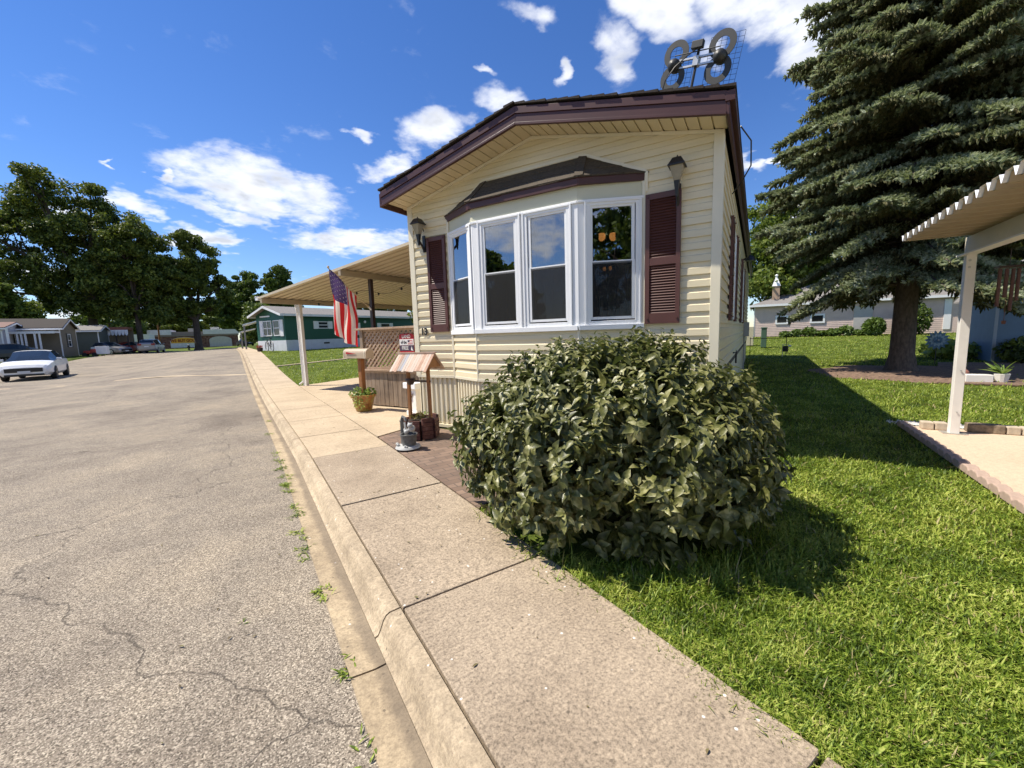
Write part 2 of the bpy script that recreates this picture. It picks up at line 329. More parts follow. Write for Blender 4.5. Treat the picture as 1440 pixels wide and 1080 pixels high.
# ------------------------------------------------------------------ world, sun, camera
W_=bpy.data.worlds.new('World'); SC.world=W_; W_.use_nodes=True
def build_world():
    nt=W_.node_tree; bg=nt.nodes['Background']
    sky=N(nt,'ShaderNodeTexSky',sky_type='NISHITA'); sky.sun_disc=False
    sky.sun_elevation=R(57.5); sky.sun_rotation=math.atan2(-1.81,1.41); sky.air_density=1.0; sky.dust_density=.0; sky.ozone_density=1.6; sky.altitude=200
    hs=N(nt,'ShaderNodeHueSaturation'); hs.inputs['Saturation'].default_value=1.22; hs.inputs['Hue'].default_value=.503; nt.links.new(sky.outputs[0],hs.inputs['Color']); tint=mix(nt,1,hs.outputs[0],(.98,1.08,1.36),'MULTIPLY')
    tc=N(nt,'ShaderNodeTexCoord'); nv=N(nt,'ShaderNodeVectorMath',operation='NORMALIZE'); nt.links.new(tc.outputs['Generated'],nv.inputs[0])
    sp=N(nt,'ShaderNodeSeparateXYZ'); nt.links.new(nv.outputs[0],sp.inputs[0]); x,y,z=sp.outputs
    az=math_(nt,'ARCTAN2',x,y); el=math_(nt,'ARCSINE',z)
    zz=math_(nt,'ADD',math_(nt,'MAXIMUM',z,0),.18)
    cb=N(nt,'ShaderNodeCombineXYZ'); nt.links.new(math_(nt,'DIVIDE',x,zz),cb.inputs[0]); nt.links.new(math_(nt,'DIVIDE',y,zz),cb.inputs[1])
    n1=noise(nt,3.6,9,.60,cb.outputs[0],.3); n2=noise(nt,14,6,.55,cb.outputs[0],.3)
    nn=math_(nt,'MULTIPLY_ADD',math_(nt,'SUBTRACT',n2,.5),.38,n1)
    wz=N(nt,'ShaderNodeTexNoise'); wz.inputs['Scale'].default_value=9; wz.inputs['Detail'].default_value=5; nt.links.new(cb.outputs[0],wz.inputs['Vector']); ws=N(nt,'ShaderNodeSeparateColor'); nt.links.new(wz.outputs['Color'],ws.inputs[0])
    az=math_(nt,'MULTIPLY_ADD',math_(nt,'SUBTRACT',ws.outputs[0],.5),.12,az); el=math_(nt,'MULTIPLY_ADD',math_(nt,'SUBTRACT',ws.outputs[1],.5),.07,el)
    best=None
    BL=[(0.068,0.302,7.09,-2.36,-2.79,-21.02),(-0.024,0.253,11.64,-4.82,-16.12,-56.55),(0.165,0.282,16.06,-4.22,-2.30,-25.90),(0.238,0.210,7.62,-0.97,-0.56,-40.13),(-0.041,0.200,22.65,-5.66,-4.98,-47.78),(-0.128,0.240,24.70,-9.69,-19.43,-65.50),(-0.165,0.306,72.27,14.48,119.80,-191.03),(-0.091,0.295,46.23,-8.58,10.61,-125.79),(0.411,0.435,14.14,2.28,5.31,-30.98),(0.309,0.363,14.58,1.93,11.45,-54.52),(0.254,0.414,36.21,-14.22,-14.80,-111.96),(0.570,0.487,16.08,-8.84,-11.61,-39.77),(0.540,0.529,39.32,-2.01,-1.31,-152.05),(0.647,0.604,15.08,-7.25,-14.85,-66.17),(0.819,0.550,26.37,9.69,1.19,-24.79),(0.906,0.583,8.75,-6.77,-14.97,-30.08),(1.117,0.524,7.18,-1.27,-9.34,-21.45),(1.165,0.458,21.40,12.41,4.44,-19.15),(1.009,0.511,28.99,-5.96,-12.63,-35.07),(1.081,0.312,33.01,-1.77,-19.04,-67.88),(1.130,0.307,39.03,1.65,-35.57,-167.62),(1.177,0.220,45.05,2.07,-9.76,-53.56),(0.701,0.526,68.45,-19.26,-10.69,-52.91),(-0.289,0.115,23.54,-2.69,5.12,-59.39),(-0.249,0.209,33.30,-3.87,17.01,-96.95),(-0.379,0.228,20.72,-2.57,7.57,-29.24),(1.507,0.344,15.80,1.44,-10.35,-21.70),(-0.211,0.058,19.46,-2.11,0.96,-70.44),
     (-2.3,.45,2.6,0,0,5.5),(-1.6,.30,4,0,0,9),(-2.9,.3,3,0,0,8),(2.4,.5,3,0,0,6)]
    for a0,e0,a,b,c,d in BL:
        da=math_(nt,'SUBTRACT',az,a0); de=math_(nt,'SUBTRACT',el,e0)
        p=math_(nt,'MULTIPLY_ADD',da,a,math_(nt,'MULTIPLY',de,b)); q=math_(nt,'MULTIPLY_ADD',da,c,math_(nt,'MULTIPLY',de,d))
        v=math_(nt,'SUBTRACT',1.0,math_(nt,'MULTIPLY_ADD',p,p,math_(nt,'MULTIPLY',q,q)))
        best=v if best is None else math_(nt,'SMOOTH_MAX',best,v,.25)
    best=math_(nt,'MAXIMUM',best,-1.2)
    dens=math_(nt,'MULTIPLY_ADD',math_(nt,'SUBTRACT',nn,.50),4.6,math_(nt,'MULTIPLY_ADD',best,.95,.45))
    al=N(nt,'ShaderNodeMapRange',interpolation_type='SMOOTHSTEP'); nt.links.new(dens,al.inputs[0]); al.inputs[1].default_value=-.35; al.inputs[2].default_value=1.7
    n3=noise(nt,6,3,.5,cb.outputs[0],.2)
    shade=ramp(nt,math_(nt,'MULTIPLY_ADD',n3,1.0,math_(nt,'MULTIPLY',dens,.22)),[(.30,(7.6,8.2,9.4)),(.55,(10.2,10.4,10.8)),(.78,(9.2,9.4,9.9)),(1.0,(6.2,6.5,7.1))])
    c=mix(nt,math_(nt,'MULTIPLY',al.outputs[0],.96),tint,shade)
    nt.links.new(c,bg.inputs[0]); bg.inputs[1].default_value=.080
build_world()
sl=bpy.data.lights.new('sun','SUN'); sl.energy=5.0; sl.angle=R(.53); sl.color=(1,.925,.80)
so=bpy.data.objects.new('sun',sl); COL.objects.link(so); so.rotation_mode='QUATERNION'
so.rotation_quaternion=Vector((-1.81,1.41,3.6)).to_track_quat('Z','Y'); so.location=(-20,15,40)
cam=bpy.data.cameras.new('camera'); co=bpy.data.objects.new('camera',cam); COL.objects.link(co); SC.camera=co
cam.sensor_width=36; cam.lens=14.5; cam.clip_start=.05; cam.clip_end=3000
co.matrix_world=Matrix(((0.838456,0.09109,-0.537302,0),(-0.544083,0.083727,-0.834844,0),(-0.03106,0.992317,0.119762,1.42),(0,0,0,1)))
SC.view_settings.view_transform='Standard'; SC.view_settings.look='None'; SC.view_settings.exposure=.56; SC.view_settings.gamma=1
SC.cycles.max_bounces=6; SC.cycles.transparent_max_bounces=12; SC.cycles.diffuse_bounces=3

# ------------------------------------------------------------------ ground
def sheet(name,xs,ys,zf,mat,curved=True,wrap=None,parent=None):
    xs=np.array(xs,float);ys=np.array(ys,float); X,Y=np.meshgrid(xs,ys)
    Xw=X+off(Y) if curved else X
    Z=zf(Xw,Y,X); V=np.stack([Xw,Y,Z],-1).reshape(-1,3); nx=len(xs)
    F=[(j*nx+i,j*nx+i+1,(j+1)*nx+i+1,(j+1)*nx+i) for j in range(len(ys)-1) for i in range(nx-1)]
    return mk_np(name,V,F,mat,parent,smooth=True)
ys=list(np.concatenate([np.linspace(-60,-4,8),np.arange(-3,60,1.),np.linspace(62,160,30),[200,300,500,900]]))
xs=[-600,-300,-150,-100,-60,-40,-30,-24,-20,-17,-15,-13,-12.1,-12,-9,-6,-3,-.5,.45,1.35,1.42]+list(np.arange(2,40,1.5))+[45,55,70,100,150,300,600]
def zt(Xw,Y,X):
    z=G(Xw,Y)-.03
    low=(X>-12.05)&(X<1.40)&(Y<73.5); z=np.where(low,z-.3,z)
    return z
tag(sheet('lawn_ground',xs,ys,zt,M['lawn']),kind='structure')
ya=list(np.arange(-30,73.1,1.)); xa=[-12,-10,-8,-6,-4,-2,-1,-.4,0,.28]
tag(sheet('road',xa,ya,lambda Xw,Y,X:G(Xw,Y)-.115+.012*np.clip(-X,0,3)*0,M['asphalt']),kind='structure')
# kerb + gutter as swept profiles with expansion joints
def sweep(name,prof,y0,y1,step,mat,joints=(),par=None):
    ysl=np.arange(y0,y1+1e-6,step); mb=MB(); n=len(prof)
    # split at joints
    cuts=[y0]+[j for j in joints if y0<j<y1]+[y1]
    for a,b in zip(cuts[:-1],cuts[1:]):
        yy=[a+.006]+[y for y in ysl if a+.05<y<b-.05]+[b-.006]; o=len(mb.v)
        for y in yy:
            for (px,pz) in prof:
                xw=px+float(off(y)); mb.v.append((xw,y,float(G(xw,y))+pz))
        for k in range(len(yy)-1):
            for i in range(n):
                j=(i+1)%n; mb.f.append((o+k*n+i,o+k*n+j,o+(k+1)*n+j,o+(k+1)*n+i)); mb.mi.append(0)
        mb.f.append(tuple(o+i for i in range(n))); mb.f.append(tuple(o+(len(yy)-1)*n+i for i in range(n))[::-1]); mb.mi+=[0,0]
    return mk(name,mb,mat,smooth=True)
kp=[(.572,-.004),(.57,0),(.515,-.004),(.495,-.014),(.48,-.036),(.462,-.080),(.448,-.106),(.432,-.1135),(.432,-.35),(.572,-.35)]
tag(sweep('kerb',kp,-12,73,.5,M['kerb'],[-7,-2.5,2.05,6.7,11.2,15.8,20.4,25,30,35,40]),kind='structure')
gp=[(.430,-.1145),(.38,-.118),(.27,-.108),(.265,-.35),(.430,-.35)]
tag(sweep('gutter',gp,-12,73,.5,M['gutter'],[-7,-2.5,1.85,6.7,11.2,15.8,20.4,25,30,35,40]),kind='structure')
# sidewalk slabs
cuts=[-11,-9.2,-7.4,-5.6,-3.8,-2,-1.1,.48,2.04,3.68,5.44,6.75,8.2,9.7,11.2,12.7,14.2]+list(np.arange(15.9,73,1.7))
def walk():
    mb=MB()
    for k,(a,b) in enumerate(zip(cuts[:-1],cuts[1:])):
        mb.m=1 if b>5.6 else 0
        dz=random.uniform(-.004,.004)*(1 if b<7 else .5); g=.009 if b<7 else .006; n=3
        xa_,xb=.585,1.505
        for s in range(n):
            ya_=a+g+(b-a-2*g)*s/n; yb=a+g+(b-a-2*g)*(s+1)/n
            P=[]
            for (x,y) in ((xa_,ya_),(xb,ya_),(xb,yb),(xa_,yb)):
                xw=x+float(off(y)); P.append((xw,y,float(G(xw,y))+dz))
            Q=[(p[0],p[1],p[2]-.11) for p in P]
            mb.quad(*P); mb.quad(P[1],P[0],Q[0],Q[1]) if s==0 else None
            mb.quad(P[3],P[2],Q[2],Q[3]) if s==n-1 else None
            mb.quad(P[2],P[1],Q[1],Q[2]); mb.quad(P[0],P[3],Q[3],Q[0])
    b=mk('sidewalk',mb,[M['walk'],M['walk2']],fix=False)
    me=b.data; bm=bmesh.new(); bm.from_mesh(me); bmesh.ops.remove_doubles(bm,verts=bm.verts,dist=.0005); bmesh.ops.recalc_face_normals(bm,faces=bm.faces); bm.to_mesh(me); bm.free()
    md=b.modifiers.new('Bevel','BEVEL'); md.width=.006; md.segments=2; md.limit_method='ANGLE'; md.angle_limit=R(50)
    return b
tag(walk(),kind='structure')
tag(sheet('sidewalk_base',[.575,1.0,1.52],list(np.arange(-12,78,1.)),lambda Xw,Y,X:G(Xw,Y)-.05,M['joint']),kind='structure')
# drape a quad region given in house coords
def drape(name,c,nx,ny,dz,mat,th=.08,local=True):
    mb=MB(); idx={}
    c=[HF(*p) if local else Vector((p[0],p[1],0)) for p in c]
    for j in range(ny+1):
        for i in range(nx+1):
            s,t=i/nx,j/ny; p=(c[0]*(1-s)+c[1]*s)*(1-t)+(c[3]*(1-s)+c[2]*s)*t
            z=float(G(p.x,p.y))+dz; idx[i,j]=len(mb.v); mb.v.append((p.x,p.y,z)); mb.v.append((p.x,p.y,z-th))
    for j in range(ny):
        for i in range(nx):
            mb.f.append((idx[i,j],idx[i+1,j],idx[i+1,j+1],idx[i,j+1])); mb.mi.append(0)
    def side(a,b): mb.f.append((a,a+1,b+1,b)); mb.mi.append(0)
    for i in range(nx): side(idx[i,0],idx[i+1,0]); side(idx[i+1,ny],idx[i,ny])
    for j in range(ny): side(idx[0,j+1],idx[0,j]); side(idx[nx,j],idx[nx,j+1])
    o=mk(name,mb,mat,fix=False)
    return o
def wl(X,Y):
    a,b=loc2(np.array(float(X)),np.array(float(Y))); return (float(a),float(b))
# carport slab: between sidewalk edge and the back, local x -7.6..0
# sidewalk right edge in local coords: world (1.515+off(y), y)
def edge_at(lx):
    best=None
    for y in np.arange(-2,40,.02):
        a,b=wl(1.515+float(off(y)),y)
        if best is None or abs(a-lx)<best[0]: best=(abs(a-lx),b,y)
    return best[1]
e1=edge_at(-7.6); e0=edge_at(-.02); em=edge_at(-3.8)
o=drape('carport_slab',[(-7.6,e1),(-3.81,em),(-3.81,14),(-7.6,14)],8,24,.0,M['walk2'],.1); tag(o,kind='structure')
o=drape('carport_slab',[(-3.80,em),(-.02,e0),(-.02,14),(-3.80,14)],8,24,.001,M['walk2'],.1); tag(o,kind='structure')
eb=edge_at(2.75)
pv=bpy.data.objects
o=drape('paver_patio',[(-.01,e0+.01),(2.75,eb+.01),(2.75,-.35),(-.01,-.02)],6,4,-.012,M['paver'],.05); tag(o,kind='structure')
for k,lx in enumerate((-14.6,)):
    ea=edge_at(lx); o=drape('path',[(lx-.09,ea),(lx+.09,ea),(lx+.09,18),(lx-.09,18)],1,20,.02,M['walk2'],.08); tag(o,kind='structure')
# right hand driveway pad
o=drape('driveway',[(6.52,-6),(13,-6),(13,2.45),(6.52,2.6)],10,12,.0,M['pad'],.06); tag(o,kind='structure')
# bright seam strip across the road
def seam(x0,y0,x1,y1,w,mat,name,dz=.004):
    n=24; mb=MB()
    for i in range(n+1):
        t=i/n; x=x0+(x1-x0)*t; y=y0+(y1-y0)*t; d=Vector((x1-x0,y1-y0,0)).normalized(); p=Vector((-d.y,d.x,0))*w/2*(1+.3*math.sin(i*1.7))
        for s in(-1,1): xx,yy=x+p.x*s,y+p.y*s; mb.v.append((xx,yy,float(G(xx,yy))-.115+dz))
    for i in range(n): mb.f.append((2*i,2*i+1,2*i+3,2*i+2)); mb.mi.append(0)
    return tag(mk(name,mb,mat,fix=False),kind='structure')
seam(-.0,20.5,-11.9,26.6,.30,M['walk2'],'road_seam')
# ------------------------------------------------------------------ main mobile home (house frame: x across front, y depth, z up)
WD=4.33; LEN=14.6; PK=WD/2
def rake(x): return 3.41+.225*min(x,WD-x)
house=thing('mobile_home','cream vinyl mobile home with maroon shutters and a white bay window facing the street','mobile home',OO,HR)
LAP=.131
def frame2(p,q):
    p=Vector((p[0],p[1],0));q=Vector((q[0],q[1],0));d=(q-p);L=d.length;d.normalize();n=Vector((d.y,-d.x,0))
    return (lambda s,o,z:tuple(p+d*s+n*o+Vector((0,0,z)))),L
def laps(mb,p,q,z0,z1,out=.018,xr=None):
    # dutch lap courses, normal to the right of p->q ; xr(z)->(s0,s1)
    fn,L=frame2(p,q); k0=math.ceil((z0-.82)/LAP-1e-6); 
    zs=[z0]+[.82+LAP*k for k in range(k0,200) if z0+.01<.82+LAP*k<z1-.005]+[z1]
    for a,b in zip(zs[:-1],zs[1:]):
        sa=xr(a) if xr else (0,L); sb=xr(b) if xr else (0,L)
        if sb[1]-sb[0]<=.001: sb=((sa[0]+sa[1])/2,)*2
        prof=[(0,0.0),(0,out),(.52,out*.93),(.60,out*.12),(1,0.0)]
        rows=[]
        for f,o in prof:
            z=a+(b-a)*f; rows.append((fn(sa[0]+(sb[0]-sa[0])*f,o,z),fn(sa[1]+(sb[1]-sa[1])*f,o,z)))
        for r0,r1 in zip(rows[:-1],rows[1:]): mb.quad(r0[0],r0[1],r1[1],r1[0])
A_=(.76,0);B_=(1.385,-.28);C_=(2.875,-.28);D_=(3.56,0)
mb=MB()
laps(mb,(0,0),A_,.82,3.05); laps(mb,D_,(WD,0),.82,3.05)
laps(mb,(0,0),(WD,0),3.05,3.89,xr=lambda z:(max(0,(z-3.41)/.225),min(WD,WD-(z-3.41)/.225)))
laps(mb,A_,B_,.82,1.44);laps(mb,B_,C_,.82,1.44);laps(mb,C_,D_,.82,1.44)
laps(mb,(WD,0),(WD,LEN),.95,3.42); laps(mb,(0,LEN),(0,0),.95,3.42)
laps(mb,(WD,LEN),(0,LEN),.82,3.41)
o=mk('siding',mb,M['cream'],house,fix=False)
# backing walls (thin), leaving the bay open
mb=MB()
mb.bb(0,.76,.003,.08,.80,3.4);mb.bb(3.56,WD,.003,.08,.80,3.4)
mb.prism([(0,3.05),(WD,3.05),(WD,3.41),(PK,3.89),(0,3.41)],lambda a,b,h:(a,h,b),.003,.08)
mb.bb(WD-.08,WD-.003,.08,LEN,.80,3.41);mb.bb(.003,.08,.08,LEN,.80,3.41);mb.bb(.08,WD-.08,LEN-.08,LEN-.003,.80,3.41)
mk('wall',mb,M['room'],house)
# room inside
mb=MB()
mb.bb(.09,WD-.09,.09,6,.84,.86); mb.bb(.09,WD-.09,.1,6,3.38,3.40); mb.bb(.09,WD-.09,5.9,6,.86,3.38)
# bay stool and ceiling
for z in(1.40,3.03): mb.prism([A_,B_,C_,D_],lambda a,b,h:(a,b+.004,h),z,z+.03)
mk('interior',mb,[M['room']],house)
# corner boards and trims
mb=MB()
for (x,sx) in((0,-1),(WD,1)):
    mb.bb(x-.022 if sx<0 else x-.075,x+.075 if sx<0 else x+.022,-.024,.003,.80,rake(.03)-.01)
    mb.bb(x-.023 if sx<0 else x+.001,x-.001 if sx<0 else x+.023,.003,.085,.80,3.41)
for (a,b) in ((A_,(-1,0)),(D_,(1,0))): mb.bb(a[0]-.018,a[0]+.018,-.03,.002,.80,3.07)
for a in (B_,C_): mb.lathe([(.022,.80),(.022,1.44)],(a[0],a[1],0),8)
# rake moulding under soffit
for x0,x1 in ((0,PK),(PK,WD)): mb.beam((x0,-.014,rake(x0)-.022),(x1,-.014,rake(x1)-.022),.024,.035)
# j-channel around bay roof
pts=[(.735,-.012,3.07),(1.40,-.012,3.515),(2.85,-.012,3.51),(3.585,-.012,3.17),(3.585,-.012,2.95)]
for a,b in zip(pts[:-1],pts[1:]): mb.beam(a,b,.035,.028,(0,1,0))
# skirting top rail
for p,q in (((0,0),A_),(A_,B_),(B_,C_),(C_,D_),(D_,(WD,0)),((WD,0),(WD,LEN))):
    fn,L=frame2(p,q); zt_=.82 if p!=(WD,0) else .95
    mb.beam(fn(0,.006,zt_-.02),fn(L,.006,zt_-.02),.03,.04)
mk('trim',mb,M['trim'],house,bevel=.003)
# skirting: ribbed panels
mb=MB()
def ribs(p,q,z0,z1,pitch=.085,out=.022,base=-.03):
    fn,L=frame2(p,q); n=max(1,int(L/pitch)); w=L/n; prof=[]
    for k in range(n):
        s=k*w; prof+=[(s,0),(s+w*.40,0),(s+w*.52,out),(s+w*.88,out)]
    prof.append((L,0))
    for (s0,o0),(s1,o1) in zip(prof[:-1],prof[1:]):
        mb.quad(fn(s0,base+o0,z0),fn(s1,base+o1,z0),fn(s1,base+o1,z1),fn(s0,base+o0,z1))
for p,q in (((0,0),A_),(A_,B_),(B_,C_),(C_,D_),(D_,(WD,0)),((0,LEN),(0,0)),((WD,LEN),(0,LEN))): ribs(p,q,.0,.80)
mk('skirting',mb,M['skirt'],house,fix=False)
mb=MB(); fn,L=frame2((WD,0),(WD,LEN))
for k in range(6): mb.box((WD-.02,L/12*(2*k+1),.47),(.02,L/6-.01,.94))
for p,q in (((0,0),A_),(A_,B_),(B_,C_),(C_,D_),(D_,(WD,0))):
    fn,L=frame2(p,q); mb.beam(fn(0,.0,.02),fn(L,.0,.02),.03,.045)
mk('skirting',mb,M['skirt'],house)
# soffit
mb=MB()
def soff(x0,x1,y0,y1):
    n=int(abs(x1-x0)/.115); 
    for k in range(n):
        a=x0+(x1-x0)*k/n; b=x0+(x1-x0)*(k+1)/n; g=(b-a)*.06
        za,zb=rake(a)-.002,rake(b)-.002
        mb.quad((a,y0,za),(b-g,y0,za+(zb-za)*.94),(b-g,y1,za+(zb-za)*.94),(a,y1,za))
        mb.quad((b-g,y0,zb-.0),(b,y0,zb+.006),(b,y1,zb+.006),(b-g,y1,zb)) 
        mb.quad((b-g,y0,zb-.0),(b-g,y1,zb),(b-g,y1,zb+.02),(b-g,y0,zb+.02))
# soffit slabs as boards with reveal gaps
def soff2(x0,x1):
    n=int(abs(x1-x0)/.118)
    for k in range(n):
        a=x0+(x1-x0)*k/n; b=x0+(x1-x0)*(k+1)/n; g=.007
        za,zb=rake(min(max(a,0),WD)) if 0<=a<=WD else 3.41,rake(b) if 0<=b<=WD else 3.41
        P=[(a+g,-.40,za),(b-g,-.40,zb),(b-g,.0,zb),(a+g,.0,za)]
        mb.quad(*P); mb.quad(P[0],P[3],(P[3][0],0,P[3][2]+.02),(P[0][0],-.4,P[0][2]+.02)); mb.quad(P[2],P[1],(P[1][0],-.4,P[1][2]+.02),(P[2][0],0,P[2][2]+.02))
soff2(-.12,PK);soff2(PK,WD+.05)
mb.quad((-.12,-.4,3.42+.0),(PK,-.4,3.42+.225*PK+.0),(PK,0.0,3.42+.225*PK),(-.12,0,3.42)); mb.quad((PK,-.4,3.42+.225*PK),(WD+.05,-.4,3.42),(WD+.05,0,3.42),(PK,0,3.42+.225*PK))
mb.bb(-.12,0,0,LEN,3.40,3.41)
mk('soffit',mb,M['soffit'],house,fix=False)
# fascia : gable (two bands) + eaves
mb=MB()
def zr(x): return 3.40+.225*min(x+.14,WD+.06-x) if True else 0
xl,xr_=-.14,WD+.06
def zb(x): return 3.375+.225*(min(x,WD-x))
for (x0,x1) in((xl,PK),(PK,xr_)):
    def band(y0,y1,a,b):
        P=[(x0,zb(x0)+a),(x1,zb(x1)+a),(x1,zb(x1)+b),(x0,zb(x0)+b)]
        mb.prism(P,lambda p,q,h:(p,h,q),y0,y1)
    band(-.425,-.40,.0,.125); band(-.440,-.425,.0,.030); band(-.437,-.402,.127,.205)
mb.bb(WD+.06,WD+.085,-.43,LEN+.2,3.36,3.49); mb.bb(WD+.05,WD+.13,-.44,LEN+.2,3.47,3.56)
mb.bb(xl-.03,xl,-.43,LEN+.2,3.34,3.53)
mk('fascia',mb,M['maroon'],house,bevel=.003)
# roof deck + shingle courses on the gable edge
mb=MB()
for sgn in(0,1):
    xe=xl-.035 if sgn==0 else xr_+.075
    P=[(xe,3.575),(PK,3.575+.225*(PK+.10)-.0),(PK,3.60+.225*(PK+.10)),(xe,3.60)]
    n=17
    for k in range(n):
        a=xe+(PK-xe)*k/n; b=xe+(PK-xe)*(k+1)/n
        za=3.572+.225*abs(a-xe)*1.0; zb_=3.572+.225*abs(b-xe)
        j=random.uniform(-.008,.012); t=random.uniform(.0,.006)
        mb.prism([(a,za),(b,zb_),(b,zb_+.012+t),(a,za+.026+t)],lambda p,q,h:(p,h,q),-.455+j,LEN+.2)
mk('roof',mb,M['shingle'],house)
# bay frieze, fascia, roof
mb=MB()
for p,q in ((A_,B_),(B_,C_),(C_,D_)):
    fn,L=frame2(p,q); mb.add([fn(s,o,z) for s in(0,L) for o in(-.03,.004) for z in(2.86,3.10)],[(0,1,3,2),(4,6,7,5),(0,4,5,1),(2,3,7,6),(0,2,6,4),(1,5,7,3)])
mk('frieze',mb,M['frieze'],house)
mb=MB()
Ab=(.70,0);Bb=(1.365,-.33);Cb=(2.90,-.33);Db=(3.60,0)
for p,q in((Ab,Bb),(Bb,Cb),(Cb,Db)):
    fn,L=frame2(p,q); z0=3.075
    mb.add([fn(s,o,z) for s in(-.01,L+.01) for o in(-.02,.0) for z in(z0,z0+.085)],[(0,1,3,2),(4,6,7,5),(0,4,5,1),(2,3,7,6),(0,2,6,4),(1,5,7,3)])
mb.prism([Ab,Bb,Cb,Db],lambda a,b,h:(a,b+.02,h),3.078,3.09)
mk('bay_fascia',mb,M['maroon'],house)
mb=MB()
def bayroof():
    E1=(1.41,-.0,3.50);E2=(2.84,-.0,3.50);n=3
    def lift(p,z): return Vector((p[0],p[1],z))
    a,b,c,d=[lift(p,3.155) for p in((.69,0),(1.355,-.345),(2.91,-.345),(3.61,0))]; e1,e2=Vector(E1),Vector(E2)
    def courses(p,q,r,s,n):   # p,q eave ; s,r ridge
        for k in range(n):
            t0,t1=k/n,(k+1)/n+.02
            P0=p.lerp(s,t0);Q0=q.lerp(r,t0);P1=p.lerp(s,min(1,t1));Q1=q.lerp(r,min(1,t1)); up=Vector((0,-.004,.014))
            nseg=6; 
            for i in range(nseg):
                u0,u1=i/nseg,(i+1)/nseg; w0=random.uniform(-.006,.01)
                dn=(P0-P1).normalized()*w0
                A=P0.lerp(Q0,u0)+up+dn;B=P0.lerp(Q0,u1)+up+dn;Cc=P1.lerp(Q1,u1)+up*.3;Dd=P1.lerp(Q1,u0)+up*.3
                mb.quad(A,B,Cc,Dd); mb.quad(A,B,B-up,A-up)
    courses(b,c,e2,e1,3);courses(a,b,e1,e1,3);courses(c,d,e2,e2,3)
    mb.add([a,b,c,d,e1,e2],[(0,1,4),(1,2,5,4),(2,3,5),(0,1,2,3)])
    for p,q in((b,e1),(c,e2)): mb.beam(p+Vector((0,0,.012)),q+Vector((0,0,.012)),.10,.012)
bayroof(); mk('bay_roof',mb,M['shingle_bay'],house,fix=False)
# bay windows
def window(p,q,s0,s1,g0,g1,par,zs=(1.50,2.90),gz=(1.59,2.82),mid=2.215,name='window',W0=None):
    fn,L=frame2(p,q); mb=MB()
    def bx(a,b,o0,o1,z0,z1,m=mb): m.add([fn(s,o,z) for s in(a,b) for o in(o0,o1) for z in(z0,z1)],[(0,1,3,2),(4,6,7,5),(0,4,5,1),(2,3,7,6),(0,2,6,4),(1,5,7,3)])
    # casing
    t=.055
    bx(s0,s0+t,-.03,.022,*zs);bx(s1-t,s1,-.03,.022,*zs);bx(s0+t,s1-t,-.03,.022,zs[1]-t,zs[1]);bx(s0+t,s1-t,-.03,.022,zs[0],zs[0]+t*.8)
    # step moulding
    bx(s0-.012,s0+.012,.022,.032,*zs);bx(s1-.012,s1+.012,.022,.032,*zs);bx(s0+.012,s1-.012,.022,.032,zs[1]-.024,zs[1])
    w=mk(name,mb,M['white'],par,bevel=.003)
    for (z0,z1,o) in ((gz[0]-.03,mid+.012,-.014),(mid-.018,gz[1]+.03,-.004)):
        sb=MB(); a=g0-.035;b=g1+.035
        bx(a,g0,o-.012,o+.014,z0,z1,sb);bx(g1,b,o-.012,o+.014,z0,z1,sb)
        up=z1>2.5
        bx(g0,g1,o-.012,o+.014,z0,(z0+.034) if not up else z0+.034,sb);bx(g0,g1,o-.012,o+.014,z1-.03,z1,sb)
        s_=mk('sash',sb,M['white'],w,bevel=.002)
        pb=MB(); pb.add([fn(s,oo,z) for s in(g0-.005,g1+.005) for oo in(o-.003,o+.001) for z in(z0+.028,z1-.025)],[(0,1,3,2),(4,6,7,5),(0,4,5,1),(2,3,7,6),(0,2,6,4),(1,5,7,3)])
        mk('pane',pb,M['glass'],w)
        if not up:
            pb=MB(); pb.add([fn(s,oo,z) for s in(g0-.03,g1+.03) for oo in(.010,.0112) for z in(z0+.028,z1-.01)],[(0,1,3,2),(4,6,7,5),(0,4,5,1),(2,3,7,6),(0,2,6,4),(1,5,7,3)])
            pb2=MB(); bx(g0-.04,g0-.005,.004,.013,z0,z1,pb2);bx(g1+.005,g1+.04,.004,.013,z0,z1,pb2);bx(g0,g1,.004,.013,z0,z0+.03,pb2)
            mk('insect_screen',pb,M['screen'],w); mk('screen_frame',pb2,M['white'],w)
    return w
window(A_,B_,.03,.64,.10,.53,house)
window(B_,C_,.10,.725,.19,.635,house)
window(B_,C_,.775,1.405,.875,1.325,house)
window(C_,D_,.085,.70,.165,.60,house)
# bay mullions / corner posts / sill
mb=MB()
for p,q,s0,s1 in((A_,B_,-.0,.03),(A_,B_,.64,.69),(B_,C_,-.0,.10),(B_,C_,.725,.775),(B_,C_,1.405,1.49),(C_,D_,0,.085),(C_,D_,.70,.74)):
    fn,L=frame2(p,q); mb.add([fn(s,o,z) for s in(s0,min(s1,L)) for o in(-.03,.014) for z in(1.46,2.90)],[(0,1,3,2),(4,6,7,5),(0,4,5,1),(2,3,7,6),(0,2,6,4),(1,5,7,3)])
for a in(B_,C_): mb.lathe([(.016,1.46),(.016,2.90)],(a[0],a[1],0),8)
for p,q in((A_,B_),(B_,C_),(C_,D_)):
    fn,L=frame2(p,q); mb.add([fn(s,o,z) for s in(-.0,L) for o in(-.03,.045) for z in(1.44,1.50)],[(0,1,3,2),(4,6,7,5),(0,4,5,1),(2,3,7,6),(0,2,6,4),(1,5,7,3)])
    mb.add([fn(s,o,z) for s in(-.0,L) for o in(-.03,.03) for z in(2.885,2.915)],[(0,1,3,2),(4,6,7,5),(0,4,5,1),(2,3,7,6),(0,2,6,4),(1,5,7,3)])
mk('bay_frame',mb,M['white'],house,bevel=.004)
